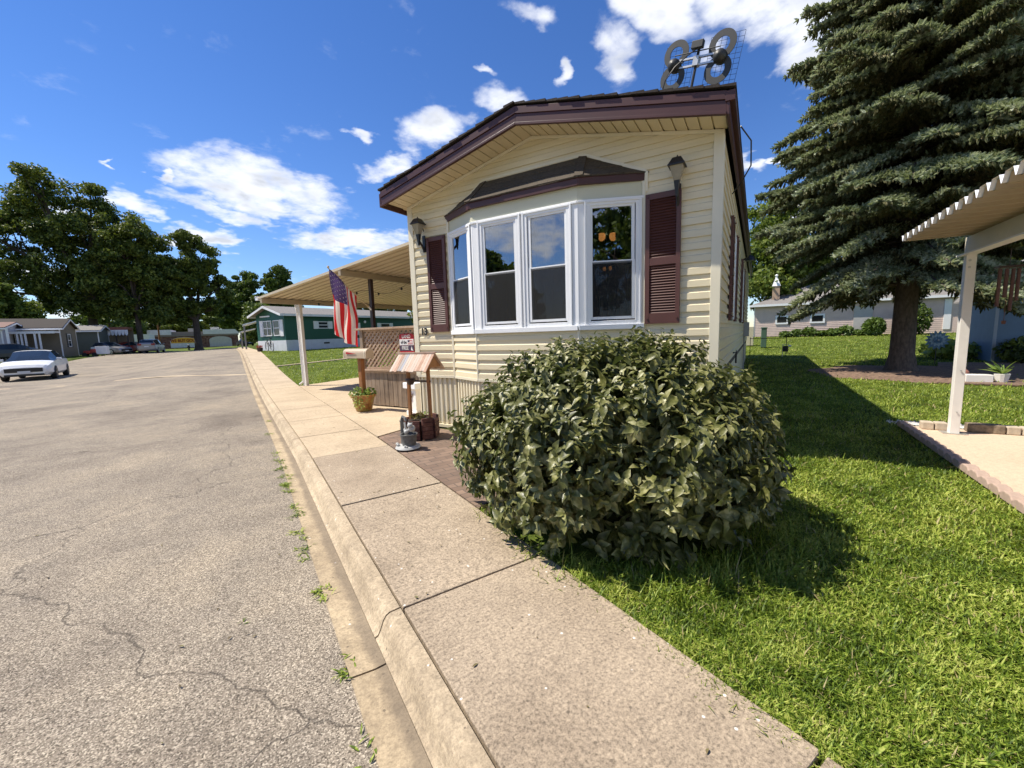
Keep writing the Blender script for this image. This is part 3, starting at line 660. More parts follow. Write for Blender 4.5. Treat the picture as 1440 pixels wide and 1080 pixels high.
# vertical blinds in the bay
mb=MB(); Mb=colm('blind',(.16,.15,.13),.7)
for k in range(22):
    x=.95+k*.115; mb.box((x,-.02+.0*k,2.15),(.012,.055,1.4))
mk('window_blind',mb,Mb,house)
mb=MB(); mb.bb(2.06,2.12,-.02,0.0,1.72,2.18); mk('wooden_prop',mb,M['cedar'],house)
# shutters
def shutter(name,fnp,s0,s1,z0,z1,mid,par,lab=None):
    mb=MB(); st=.045
    def bx(a,b,o0,o1,za,zb_): mb.add([fnp(s,o,z) for s in(a,b) for o in(o0,o1) for z in(za,zb_)],[(0,1,3,2),(4,6,7,5),(0,4,5,1),(2,3,7,6),(0,2,6,4),(1,5,7,3)])
    bx(s0,s0+st,.018,.052,z0,z1);bx(s1-st,s1,.018,.052,z0,z1)
    bx(s0+st,s1-st,.018,.050,z0,z0+.115);bx(s0+st,s1-st,.018,.050,z1-.06,z1);bx(s0+st,s1-st,.018,.050,mid-.035,mid+.045)
    bx(s0+st,s1-st,.018,.022,z0+.1,z1-.05)
    for a,b in((z0+.115,mid-.035),(mid+.045,z1-.06)):
        n=int((b-a)/.029)
        for k in range(n):
            z=a+(b-a)*(k+.1)/n; h=(b-a)/n*.8
            P=[fnp(s0+st,.044,z),fnp(s1-st,.044,z),fnp(s1-st,.026,z+h),fnp(s0+st,.026,z+h)]
            mb.quad(*P); Q=[fnp(s0+st,.044,z),fnp(s1-st,.044,z),fnp(s1-st,.034,z-.004),fnp(s0+st,.034,z-.004)]; mb.quad(*Q)
    for s in(s0+.025,s1-.025):
        for z in(z0+.06,z1-.03): 
            c=fnp(s,.056,z); mb.box(c,(.018,.012,.018))
    return mk(name,mb,M['shutter'],par,fix=False)
ff,_=frame2((0,0),(WD,0))
shutter('shutter',ff,.355,.705,1.49,2.895,2.17,house)
shutter('shutter',ff,3.585,3.955,1.49,2.905,2.17,house)
# right wall windows with shutters
fs,_=frame2((WD,0),(WD,LEN))
for (a,b) in ((2.0,3.0),(6.2,7.6)):
    shutter('shutter',fs,a-.42,a-.02,1.52,2.92,2.2,house); shutter('shutter',fs,b+.02,b+.42,1.52,2.92,2.2,house)
    window((WD,0),(WD,LEN),a,b,a+.09,b-.09,house,zs=(1.55,2.88),gz=(1.64,2.79),mid=2.2)
# house number
n13=text_obj('house_number','13',.15,M['black'],house,(.20,-.030,1.497),(PI/2,0,0),.004,sx=.9,bold=.03)
nl=text_obj('name_letters','AN',.085,M['black'],house,(.44,-.024,.985),(PI/2,R(4),0),.004,sx=.8,bold=.03)
# cable drip loop on right eave
mb=MB(); mb.tube([(WD+.14,.5,3.60),(WD+.24,.7,3.50),(WD+.24,1.0,3.33),(WD+.13,1.25,3.22),(WD+.03,1.4,3.15)],.008,6); mk('cable',mb,M['black'],house,smooth=True)
mb=MB(); mb.tube([(WD+.03,9.5,1.2),(WD+.04,9.5,.9),(WD+.04,9.55,.02)],.02,6); mb.box((WD+.09,9.5,1.35),(.14,.3,.42)); mk('meter_box',mb,colm('meter_grey',(.30,.30,.29),.5),house)
mb=MB(); mb.tube([(WD+.02,3.2,.98),(WD+.07,3.2,.98),(WD+.07,3.2,.80)],.016,6); mb.tube([(WD+.07,3.2,.99),(WD+.07,3.32,1.01)],.01,6); mk('water_tap',mb,M['black'],house)
# interior pendant lamps; small lower glowing pair stands in for a reflection
mb=MB()
lamp=thing('chandelier','brass chandelier with glowing amber shades seen through the right bay window','ceiling lamp',HF(2.66,1.5,2.60),HR)
mb.tube([(0,0,.78),(0,0,.0)],.012,6); mb.tube([(-.09,0,.24),(0,0,.18),(.09,0,.22)],.010,6); mb.tube([(-.045,0,-.22),(0,0,.0),(.045,0,-.22)],.006,6); mk('stem',mb,M['black'],lamp)
for dx,dy,dz in((-.09,0,.22),(.09,0,.20),(-.045,0,-.24),(.045,0,-.24)):
    b=MB(); b.lathe([(.03,0),(.055,.03),(.060,.08),(.045,.11)] if dz>0 else [(.012,0),(.026,.02),(.026,.045),(.012,.06)],(dx,dy,dz),12); mk('lamp_shade',b,M['bulb'],lamp,smooth=True)
# wall lanterns
def lantern(loc,lab):
    t=thing('wall_lantern',lab,'wall lantern',loc,HR,'carriage lanterns on the front wall'); t.scale=(.8,.8,.8)
    b=MB(); b.bb(-.03,.03,-.02,.01,-.32,-.02); b.tube([(0,-.01,-.32),(0,-.06,-.22),(0,-.14,-.14),(0,-.15,-.02)],[.016,.02,.024,.02],8)
    b.add([(-.035,-.185,-.02),(.035,-.185,-.02),(.035,-.115,-.02),(-.035,-.115,-.02),(-.012,-.16,-.22),(.012,-.16,-.22),(.012,-.14,-.22),(-.012,-.14,-.22)],[(0,1,2,3),(4,7,6,5),(0,4,5,1),(1,5,6,2),(2,6,7,3),(3,7,4,0)])
    b.tube([(0,.0,.06),(0,-.03,.14),(0,-.07,.16)],.009,6)
    mk('bracket',b,M['black'],t)
    c=(0,-.15,0)
    def fr(z0,r0,z1,r1,m=None):
        P=[(-r0,c[1]-r0,z0),(r0,c[1]-r0,z0),(r0,c[1]+r0,z0),(-r0,c[1]+r0,z0),(-r1,c[1]-r1,z1),(r1,c[1]-r1,z1),(r1,c[1]+r1,z1),(-r1,c[1]+r1,z1)]
        m.add(P,[(0,1,2,3),(4,7,6,5),(0,4,5,1),(1,5,6,2),(2,6,7,3),(3,7,4,0)])
    g=MB(); fr(-.02,.036,.155,.082,g); mk('lamp_glass',g,M['glassfrost'],t)
    h=MB(); fr(.155,.105,.172,.105,h); fr(.172,.10,.255,.055,h); fr(.255,.055,.262,.045,h); h.lathe([(.012,.26),(.014,.275),(.004,.30)],(0,c[1],0),8); mk('cap',h,M['black'],t,bevel=.003)
    return t
lantern(HF(.30,-.026,2.955),'black carriage lantern beside the left shutter, near the awning')
lantern(HF(3.925,-.026,2.975),'black carriage lantern over the right shutter, near the right house corner')
# antenna on the roof
aU=Vector((.9594,-.1818,-.2154));aN=Vector((-.1933,-.9805,-.0338));aW=Vector((.2051,-.0741,.9759))
def antenna():
    t=thing('tv_antenna','grey double figure eight television antenna with wire grids on the roof corner','antenna',HF(3.874,1.556,3.70),HR)
    c=Vector((0,0,1.28))
    b=MB(); b.tube([(-.10,.10,-.02),(-.10,.06,.25),(-.06,.02,.6),c-aW*.32,c-aW*.1,c+aW*.16],.019,8); mk('mast',b,M['black'],t,smooth=True)
    b=MB()
    for dz in(-.04,.05): b.beam(c+aU*-.36+aW*dz,c+aU*.36+aW*dz,.03,.022)
    b.box((0,0,0),(.07,.09,.11),Matrix((( *aU.to_tuple(),),( *aN.to_tuple(),),( *aW.to_tuple(),))).transposed().to_4x4()); 
    for i in range(len(b.v)-8,len(b.v)): b.v[i]=tuple(Vector(b.v[i])+c)
    mk('crossbar',b,M['steel'],t)
    b=MB(); b.beam(c+aU*-.3+aN*.05+aW*.10,c+aU*.3+aN*.05+aW*.10,.014,.014); b.beam(c+aN*.06+aU*-.075+aW*.17,c+aN*.06+aU*.075+aW*.17,.07,.09,aW); mk('combiner_box',b,M['darkplastic'],t,bevel=.01)
    for sx in(-1,1):
        cc=c+aU*(.302*sx)
        for sz in(-1,1):
            b=MB(); n=40; r0,r1=.088,.168; ce=cc+aW*(sz*.140)+aN*(.004*sz)
            for k in range(n):
                a=2*PI*k/n; d=aU*math.cos(a)+aW*math.sin(a)
                for r in(r0,r1):
                    for o in(-.006,.006): b.v.append(tuple(ce+d*r+aN*o))
            for k in range(n):
                i=4*k;j=4*((k+1)%n)
                for a_,b_ in((0,1),(1,3),(3,2),(2,0)): b.f.append((i+a_,i+b_,j+b_,j+a_)); b.mi.append(0)
            mk('loop',b,M['darkplastic'],t)
        b=MB(); n=18
        prof=[(.055,-.10),(.080,-.05),(.085,.0),(.080,.045),(.062,.08),(.032,.10),(.0015,.106)]
        for r,h in prof:
            for k in range(n):
                a=2*PI*k/n; b.v.append(tuple(cc+aN*h+aU*(r*math.cos(a))+aW*(r*math.sin(a))))
        for i in range(len(prof)-1):
            for k in range(n): b.f.append((i*n+k,i*n+(k+1)%n,(i+1)*n+(k+1)%n,(i+1)*n+k)); b.mi.append(0)
        mk('hub',b,M['darkplastic'],t,smooth=True)
        b=MB(); gc=c+aU*(.302*sx)-aN*.12; w,h=.21,.30; nx,ny=6,10
        for i in range(nx+1):
            s=-w+2*w*i/nx; b.tube([gc+aU*s-aW*h,gc+aU*s+aW*h],.0024,4)
        for j in range(ny+1):
            z=-h+2*h*j/ny; b.tube([gc+aU*-w+aW*z,gc+aU*w+aW*z],.0024,4)
        mk('reflector_grid',b,colm('grid_wire',(.02,.03,.06),.4),t)
    b=MB(); b.tube([c+aN*.06+aW*.13,c+aU*-.1+aN*.14+aW*.02,c+aU*-.2+aN*.2-aW*.10,c+aU*-.3+aN*.2-aW*.24,c+aU*-.34+aN*.16-aW*.38,c+aU*-.36+aN*.1-aW*.7,Vector((-.36,0,.25)),Vector((-.2,.0,.0))],.008,6); mk('cable',b,M['black'],t,smooth=True)
antenna()
# ------------------------------------------------------------------ awning / carport on the left
aw=thing('carport_awning','tan corrugated metal awning roof on the left side of the mobile home','awning',HF(0,0,0),HR)
def awz(x): return 3.575+.1225*x
mb=MB(); x0,x1,y0,y1=-7.6,-.16,1.7,13.5
n=int((x1-x0)/.0001) 
def corr(mb,P,n,amp,th=.0):
    pass
# ribs run along y (depth) : trapezoid pans across x
npan=36; w=(x1-x0)/npan
prof=[]
for k in range(npan):
    s=x0+k*w
    prof+=[(s,0.0),(s+w*.62,0.0),(s+w*.70,.045),(s+w*.92,.045)]
prof.append((x1,0))
# photograph shows ribs fanning toward the street corner: pans run across, from outer beam to the house
mb=MB(); npan=52; w=(y1-y0)/npan; prof=[]
for k in range(npan):
    s=y0+k*w; prof+=[(s,0.0),(s+w*.62,0.0),(s+w*.70,.04),(s+w*.92,.04)]
prof.append((y1,0))
for (ya_,za),(yb,zb_) in zip(prof[:-1],prof[1:]):
    mb.m=0 if za==zb_ else 1  # sloping rib sides get a darker tan, their shading painted into the colour
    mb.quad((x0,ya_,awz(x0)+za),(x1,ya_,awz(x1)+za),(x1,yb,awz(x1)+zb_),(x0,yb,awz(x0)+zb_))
mk('roof_panel',mb,[M['tan'],colm('tan_rib_shade',(.42,.34,.22),.55)],aw,fix=False)
mb=MB(); mb.beam((x0,y0-.015,awz(x0)+.01),(x1,y0-.015,awz(x1)+.01),.02,.06); mk('edge_trim',mb,M['tan'],aw)
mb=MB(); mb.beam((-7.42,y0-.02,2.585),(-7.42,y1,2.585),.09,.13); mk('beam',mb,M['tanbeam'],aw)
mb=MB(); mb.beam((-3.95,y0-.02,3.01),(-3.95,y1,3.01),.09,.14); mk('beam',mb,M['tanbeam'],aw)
mb=MB(); mb.bb(-7.66,-7.52,y0-.05,y1,2.60,2.66); mb.bb(-7.66,-7.645,y0-.05,y1,2.60,2.72); mk('gutter',mb,M['white'],aw)
for yy in(2.83,8.4):
    mb=MB()
    for dx in(-.045,.045): mb.bb(-7.45+dx-.03,-7.45+dx+.03,yy-.045,yy+.045,.0,2.52)
    mb.bb(-7.46,-7.44,yy-.02,yy+.02,0,2.52)
    mb.tube([(-7.59,yy-.02,2.60),(-7.59,yy-.02,2.45),(-7.53,yy-.03,2.36),(-7.53,yy-.03,.16),(-7.62,yy-.1,.06)],.035,8)
    mk('column',mb,M['whitepaint'],aw)
for yy in(2.6,8.2):
    mb=MB(); mb.bb(-3.995,-3.905,yy-.045,yy+.045,0.0,2.94); mk('post',mb,M['post_dark'],aw)
mb=MB()
pts=[];
for k in range(33):
    t=k/32; x=-7.3+t*7.0; pts.append((x,3.1,2.46+.12*math.cos(t*6*PI)+.55*t))
mb.tube(pts,.006,4)
for k in range(2,32,4): mb.lathe([(.02,0),(.03,-.04),(.012,-.07)],(pts[k][0],pts[k][1],pts[k][2]),8)
mk('string_light',mb,M['black'],aw)
# hanging plant hook seen against green house
# deck porch
dk=thing('porch_deck','weathered wooden deck with lattice railing at the left house corner','deck',HF(0,0,0),HR)
mb=MB()
n=20
for k in range(n):
    a=-2.55+2.5*k/n; b=a+2.5/n-.008
    mb.bb(a,b,1.0+random.uniform(0,.006),1.022,.02+random.uniform(0,.01),.70)
for k in range(26):
    a=1.03+k*.14; mb.bb(-2.57,-2.548,a,a+.132,.02,.70)
mk('skirt_board',mb,M['deck'],dk,bevel=.002)
mb=MB(); mb.bb(-2.60,-.03,.95,1.06,.745,.785);
for k in range(26): mb.bb(-2.56,-.03,1.065+k*.142,1.065+k*.142+.136,.745,.783)
mb.bb(-2.58,-.03,.985,1.02,.70,.745)
mk('floor',mb,M['lattice'],dk,bevel=.003)
mb=MB(); mb.bb(-2.64,-.03,.93,1.10,1.60,1.64); mb.bb(-2.64,-2.48,1.10,4.6,1.60,1.64); mk('handrail',mb,M['lattice'],dk,bevel=.004)
for (x,y) in((-2.5,1.02),(-2.5,4.5),(-.09,1.02)):
    mb=MB(); mb.bb(x-.045,x+.045,y-.045,y+.045,.78,1.60); mk('post',mb,M['deck'],dk,bevel=.004)
def lattice(mb,xa,xb,za,zb_,y,fnc,w=.038,p=.125):
    H=zb_-za;Wd=xb-xa
    for sg,dy in((1,0),(-1,.009)):
        k=-H
        while k<Wd:
            # line from (k,0) to (k+H,H)
            s0=max(k,0);s1=min(k+H,Wd)
            if s1-s0>.02:
                a0=s0-k;a1=s1-k
                X0,X1=(s0,s1) if sg>0 else (Wd-s0,Wd-s1)
                mb.beam(fnc(xa+X0,y+dy,za+a0),fnc(xa+X1,y+dy,za+a1),.008,w,(1,0,0) if False else (0,0,1))
            k+=p
mb=MB()
# flat slats: beam with width in plane; build manually
def slat(mb,p,q,w,t,nrm):
    p=Vector(p);q=Vector(q);d=(q-p).normalized();nr=Vector(nrm);s=d.cross(nr).normalized()
    vs=[tuple(e+s*(i*w/2)+nr*(j*t/2)) for e in(p,q) for i in(-1,1) for j in(-1,1)]
    mb.add(vs,[(0,1,3,2),(4,6,7,5),(0,4,5,1),(2,3,7,6),(0,2,6,4),(1,5,7,3)])
def lat(mb,o,dx,Wd,H,nrm,w=.036,p=.118):
    o=Vector(o);dx=Vector(dx);nr=Vector(nrm)
    for sg in(1,-1):
        k=-H
        while k<Wd:
            s0=max(k,0);s1=min(k+H,Wd)
            if s1-s0>.02:
                X0,X1=(s0,s1) if sg>0 else (Wd-s0,Wd-s1)
                off_=nr*(.0045*sg)
                slat(mb,o+dx*X0+Vector((0,0,s0-k))+off_,o+dx*X1+Vector((0,0,s1-k))+off_,w,.008,nrm)
            k+=p
lat(mb,(-2.45,1.02,.83),(1,0,0),2.32,.74,(0,-1,0)); lat(mb,(-2.5,1.07,.83),(0,1,0),3.4,.74,(-1,0,0))
mb.bb(-2.45,-.13,1.0,1.04,1.56,1.60); mb.bb(-2.45,-.13,1.0,1.04,.79,.83)
mk('lattice',mb,M['lattice'],dk,fix=False)
# rear wall of the deck area / chairs in shade
ch=thing('patio_chair','dark patio chair in the shade of the deck behind the lattice','chair',HF(-1.5,2.6,.785),HR+2.6)
mb=MB(); mb.bb(-.25,.25,-.25,.25,.38,.43); mk('seat',mb,M['post_dark'],ch,bevel=.01)
mb=MB(); mb.bb(-.25,.25,.22,.27,.43,.95); mk('backrest',mb,M['post_dark'],ch,bevel=.01)
for x in(-.22,.22):
    for y in(-.22,.22): mb=MB(); mb.bb(x-.02,x+.02,y-.02,y+.02,0,.38); mk('leg',mb,M['post_dark'],ch)
# sign on lattice
sg=thing('patriotic_sign','narrow red white and black sign reading Land of the Free hung on the lattice','sign',HF(-1.20,.985,.82),HR)
MR=colm('sign_red',(.42,.015,.02),.6);MW=colm('sign_white',(.72,.70,.68),.6);MN=colm('sign_dark',(.06,.04,.07),.6);MT=colm('sign_black_text',(.02,.02,.02),.6);MTW=colm('sign_white_text',(.85,.83,.8),.6)
bands=[(.44,.52,MR),(.345,.44,MW),(.26,.345,MN),(.17,.26,MR),(.06,.17,MW),(.0,.06,MR)]
mb=MB(); mb.bb(-.20,.20,.0,.012,.06,.50)
mb.prism([(-.20,.50),(-.13,.52),(.13,.52),(.20,.50)],lambda a,b,h:(a,h,b),0,.012); mb.prism([(-.20,.06),(-.12,.0),(.12,.0),(.20,.06)],lambda a,b,h:(a,h,b),0,.012)
bd=mk('board',mb,MR,sg)
for a,b,m in bands[1:5]: mb=MB(); mb.bb(-.197,.197,-.003,.0,a+.002,b-.002); mk('band',mb,m,sg)
for s,z,sz,m,sx in(('LAND',.475,.075,MTW,1.2),('of the',.392,.07,MT,1),('FREE',.302,.08,MTW,1.15),('Because of the',.215,.052,MTW,1),('BRAVE',.115,.09,MT,1.1)):
    text_obj('lettering',s,sz,m,sg,((-.075 if s=='of the' else (-.04 if s=='FREE' else 0)),-.006,z),(PI/2,0,0),.0015,sx=sx)
mb=MB()
for k in range(5): mb.m=k%2; mb.bb(.04,.17,-.006,-.003,.362+.012*k,.374+.012*k)
mb.m=2; mb.bb(.04,.09,-.008,-.006,.392,.422); mk('flag_emblem',mb,[MR,MTW,MN],sg)
mb=MB(); mb.prism([(.12,.28),(.14,.33),(.16,.28),(.19,.26),(.16,.27),(.14,.265)],lambda a,b,h:(a,h,b),-.006,-.003); mk('star_emblem',mb,MTW,sg)
sg.scale=(.95,1,1.3)
# red wreath-like decoration on lattice
wr=thing('red_decoration','red and white fabric decoration hung inside the lattice left of the sign','decoration',HF(-1.75,1.10,1.26),HR)
mb=MB()
for k in range(26):
    a=random.uniform(0,2*PI);r=random.uniform(.02,.26); c=Vector((r*math.cos(a),random.uniform(-.03,.03),r*.55*math.sin(a))); mb.m=0 if random.random()<.75 else 1
    d=Vector((random.uniform(-1,1),random.uniform(-.4,.4),random.uniform(-1,1))).normalized()*.05; e=Vector((d.z,.02,-d.x))
    mb.quad(c-d,c+e,c+d,c-e)
mk('fabric_petals',mb,[colm('red_cloth',(.55,.02,.02),.7),colm('white_cloth',(.8,.78,.74),.7)],wr,fix=False)
# ------------------------------------------------------------------ flag
fl=thing('flag','stars and stripes flag hanging from an angled pole on the awning post','flag',HF(-3.95,2.55,2.18),HR)
P0=Vector((0,0,0));P1=Vector((0.0,-1.16,.90))
mb=MB(); mb.tube([P0,P1],.013,8); mb.lathe([(.02,0),(.03,.02),(.02,.05),(.001,.06)],tuple(P1),8); mk('pole',mb,colm('flag_pole',(.55,.45,.28),.4),fl,smooth=True)
mb=MB(); mb.tube([(0,.03,-.03),(0,-.06,.05)],.022,8); mk('bracket',mb,M['white'],fl)
def flagmesh():
    tip=P1*.985; inner=P1*.35; ns,ntt=26,48; mats=[]
    for nm,cc in(('flag_red',(.62,.03,.035)),('flag_white',(.80,.76,.72)),('flag_blue',(.085,.055,.15))):
        m,nt,p=newmat(nm); p.inputs['Base Color'].default_value=(*cc,1); p.inputs['Roughness'].default_value=.8; tl=N(nt,'ShaderNodeBsdfTranslucent'); tl.inputs[0].default_value=(*cc,1)
        sh_=N(nt,'ShaderNodeMixShader'); sh_.inputs[0].default_value=.45; nt.links.new(p.outputs[0],sh_.inputs[1]); nt.links.new(tl.outputs[0],sh_.inputs[2]); nt.links.new(sh_.outputs[0],nt.nodes['Material Output'].inputs[0]); mats.append(m)
    hoist=(tip-inner)
    def pos(s,t):
        base=tip.lerp(inner,s)
        # cloth pulls towards the tip line as it falls
        fall=t*1.45*(1-.12*s)
        pull=ss(np.array(t*1.3))*1.0
        tgt_y=tip.y+ .0 + (s*.72+.03*math.sin(t*5))
        y=base.y*(1-float(pull))+tgt_y*float(pull)
        amp=.075*min(1,t*2.2+.08)
        x=base.x+amp*math.sin(s*15+t*2.2)+.04*math.sin(s*6-t*5)
        y+=.030*min(1,2*t)*math.cos(s*15+t*2.2)
        z=base.z-fall-(.06*math.sin(s*PI))*t
        return Vector((x,y,z))
    mb=MB(); st=7/13
    for i in range(ns):
        for j in range(ntt):
            s0,s1=i/ns,(i+1)/ns;t0,t1=j/ntt,(j+1)/ntt
            stripe=int((i+.5)/ns*13)
            mb.m=2 if (stripe<7 and (j+.5)/ntt<.4) else (0 if stripe%2==0 else 1)
            mb.quad(pos(s0,t0),pos(s1,t0),pos(s1,t1),pos(s0,t1))
    mb.m=1
    for r in range(9):
        for c in range(6 if r%2==0 else 5):
            s=(.5+r)/9.0*st*.98+.003; t=((c+.5+(0 if r%2==0 else .5))/6.)*.4
            p=pos(s,t);du=(pos(s+.01,t)-p).normalized();dv=(pos(s,t+.01)-p).normalized();n=du.cross(dv).normalized()
            for sgn in(-1,1):
                vs=[p+n*.003*sgn]+[p+n*.003*sgn+(du*math.cos(a)+dv*math.sin(a))*(.019 if k%2==0 else .008) for k,a in enumerate([k*PI/5 for k in range(10)])]
                mb.add(vs,[(0,k+1,(k+1)%10+1) for k in range(10)])
    o=mk('cloth',mb,mats,fl,fix=False,smooth=True)
flagmesh()
# ------------------------------------------------------------------ mailbox in flower pot
def leafclump(name,c,rx,ry,rz,nl,size,mat,par,bottom=0,hang=.3,seed=1,elong=1.8):
    r=np.random.default_rng(seed); V=[];F=[]
    d=r.normal(size=(nl,3)); d/=np.linalg.norm(d,axis=1)[:,None]; rad=r.random(nl)**.45
    p=np.array(c)+d*rad[:,None]*np.array([rx,ry,rz]); p[:,2]=np.maximum(p[:,2],bottom)
    ax_=d+r.normal(size=(nl,3))*.6; ax_[:,2]-=hang; ax_/=np.linalg.norm(ax_,axis=1)[:,None]
    sd=np.cross(ax_,r.normal(size=(nl,3))); sd/=np.linalg.norm(sd,axis=1)[:,None]+1e-9
    L=size*(.6+.8*r.random(nl))[:,None]
    a=p-ax_*L*.5;b=p+sd*L/elong/2;cc=p+ax_*L*.5;dd=p-sd*L/elong/2
    V=np.stack([a,b,cc,dd],1).reshape(-1,3);F=np.arange(4*nl).reshape(-1,4)
    return mk_np(name,V,F,mat,par)
LG=leafmat('light_green_leaves',[(.09,.15,.03),(.18,.28,.05),(.30,.38,.12)],.5,9,.3)
YG=leafmat('yellow_green_leaves',[(.18,.25,.05),(.35,.42,.10),(.5,.5,.22)],.5,9,.3)
mbx=thing('mailbox','beige mailbox with a red arrow flag on a cedar post in a flower pot','mailbox',HF(-1.98,.36,0),HR)
pot=thing('flower_pot','glazed brown and green flower pot holding the mailbox post','flower pot',HF(-1.98,.50,0),HR)
potm,nt,p=newmat('glazed_pot'); nt.links.new(ramp(nt,noise(nt,16,5,.75,coords(nt),.8),[(.35,(.17,.06,.015)),(.48,(.34,.14,.035)),(.56,(.35,.27,.06)),(.64,(.13,.17,.03)),(.75,(.45,.38,.16))]),p.inputs['Base Color']); p.inputs['Roughness'].default_value=.35
mb=MB(); mb.lathe([(.13,0),(.15,.01),(.215,.27),(.235,.275),(.245,.33),(.235,.335),(.215,.325),(.205,.28)],(0,0,0),28,cap=False); mb.lathe([(.12,.005),(.13,0)],(0,0,0),28)
mk('pot',mb,potm,pot,smooth=True); mb=MB(); mb.lathe([(.20,.27),(.21,.285)],(0,0,0),20); mk('soil',mb,M['soil'],pot)
leafclump('foliage',(0,0,.36),.27,.27,.13,420,.055,LG,pot,.28,.2,3)
leafclump('trailing_foliage',(.1,-.2,.2),.16,.10,.16,90,.045,YG,pot,.03,.8,5)
mb=MB(); mb.bb(-.045,.045,.10,.19,.28,1.05); mk('post',mb,M['cedar'],mbx,bevel=.004)
mb=MB(); bw=.165; prof=[(.0,0),(.165,0),(.165,.15)]
sec=[(-.095,0),(.095,0),(.095,.10)]+[(.095*math.cos(a),.10+.085*math.sin(a)) for a in np.linspace(.2,PI-.2,9)]+[(-.095,.10)]
mb.prism([(a,b) for a,b in sec],lambda a,b,h:(h,a+.12,b+1.05),-.34,.30); mk('box',mb,colm('mailbox_tan',(.46,.36,.25),.45),mbx,smooth=True)
mb=MB(); mb.prism([(a*1.04,b*1.02) for a,b in sec],lambda a,b,h:(h,a+.12,b+1.048),.24,.262); mk('rear_cap',mb,colm('mailbox_light',(.62,.53,.40),.45),mbx,smooth=True); mb=MB(); mb.prism([(a*1.05,b*1.02) for a,b in sec],lambda a,b,h:(h,a+.12,b+1.048),-.352,-.335); mk('door',mb,M['mailbox_light'],mbx,smooth=True)
mb=MB(); mb.prism([(-.26,.085),(-.25,.125),(-.08,.10),(.02,.095),(-.08,.085)],lambda a,b,h:(a,h,b+1.05),.02,.012); mk('signal_flag',mb,MR,mbx)
# ------------------------------------------------------------------ wishing well
M['cedar_mid']=woodmat('cedar_shake_mid',(.30,.16,.10),(.46,.29,.20))
wl_=thing('wishing_well','wooden wishing well planter with a shingled roof on brick pavers','wishing well',HF(.58,-.62,0),HR+.15)
bk,nt,p=newmat('dark_brick_slats'); nt.links.new(ramp(nt,noise(nt,9,5,.7,coords(nt)),[(.3,(.035,.014,.010)),(.55,(.12,.04,.028)),(.75,(.24,.13,.10))]),p.inputs['Base Color']); p.inputs['Roughness'].default_value=.7
n=8; rr=.215
for k in range(n):
    a=2*PI*k/n+.2; mb=MB(); c=Vector((rr*math.cos(a),rr*math.sin(a),0)); t=Vector((-math.sin(a),math.cos(a),0)); nr=Vector((math.cos(a),math.sin(a),0)); w=.078
    hgt=.27+(.03 if k%2 else 0); 
    for i in range(5):
        z0=hgt*i/5+.002;z1=hgt*(i+1)/5-.003
        vs=[tuple(c+t*(s*w)+nr*o+Vector((0,0,z))) for s in(-1,1) for o in(0,.03+.004*(i%2)) for z in(z0,z1)]
        mb.add(vs,[(0,1,3,2),(4,6,7,5),(0,4,5,1),(2,3,7,6),(0,2,6,4),(1,5,7,3)])
    mk('wall_slab',mb,bk,wl_)
mb=MB(); mb.lathe([(.19,0),(.19,.25)],(0,0,0),16); mk('soil',mb,M['soil'],wl_)
leafclump('plant',(-.02,0,.28),.15,.15,.06,70,.06,leafmat('brown_green_leaves',[(.06,.04,.015),(.14,.10,.04),(.2,.2,.06)],.5,9,.2),wl_,.24,.2,8)
for x in(-.17,.17): mb=MB(); mb.beam((x,0,.2),(x*.98,0,1.04),.042,.042,(0,1,0)); mk('post',mb,M['cedar'],wl_,bevel=.003)
mb=MB(); mb.tube([(-.22,0,.80),(.2,0,.80)],.013,8); mk('crank',mb,M['post_dark'],wl_)
mb=MB(); mb.lathe([(.035,-.09),(.075,-.02),(.07,.0)],(-.12,-.02,.84),12); mk('bucket',mb,M['post_dark'],wl_,smooth=True)
mats=[M['cedar_light'],M['cedar_mid'],colm('grey_shake',(.36,.31,.27),.8),colm('pale_shake',(.52,.42,.34),.8),colm('slate_shake',(.20,.21,.25),.6)]
mb=MB(); nb=15
for sgn in(-1,1):
    for k in range(nb):
        xa=-.30+.60*k/nb; xb=xa+.60/nb-.003; mb.m=random.choice([0,0,1,3,0,3,2]) if not(sgn==-1 and k in(4,)) else 4
        dl=random.uniform(-.006,.012); top=Vector((0,0,1.20));  # ridge along x
        ye=sgn*(.235+dl); ze=.955-dl*.8; th=.012
        vs=[(xa,0,1.185),(xb,0,1.185),(xb,ye,ze),(xa,ye,ze)]; up=(0,sgn*.006,.011)
        mb.add(vs+[tuple(Vector(v)+Vector(up)) for v in vs],[(0,1,2,3),(7,6,5,4),(0,4,5,1),(1,5,6,2),(2,6,7,3),(3,7,4,0)])
mk('roof',mb,mats,wl_)
mb=MB(); mb.beam((-.31,0,1.20),(.31,0,1.20),.045,.02); mk('ridge_board',mb,M['cedar_light'],wl_)
for x in(-.26,.26): mb=MB(); mb.prism([(-.17,1.00),(.17,1.00),(0,1.15)],lambda a,b,h:(h,a,b),x-.012,x+.012); mk('gable_board',mb,M['cedar'],wl_)
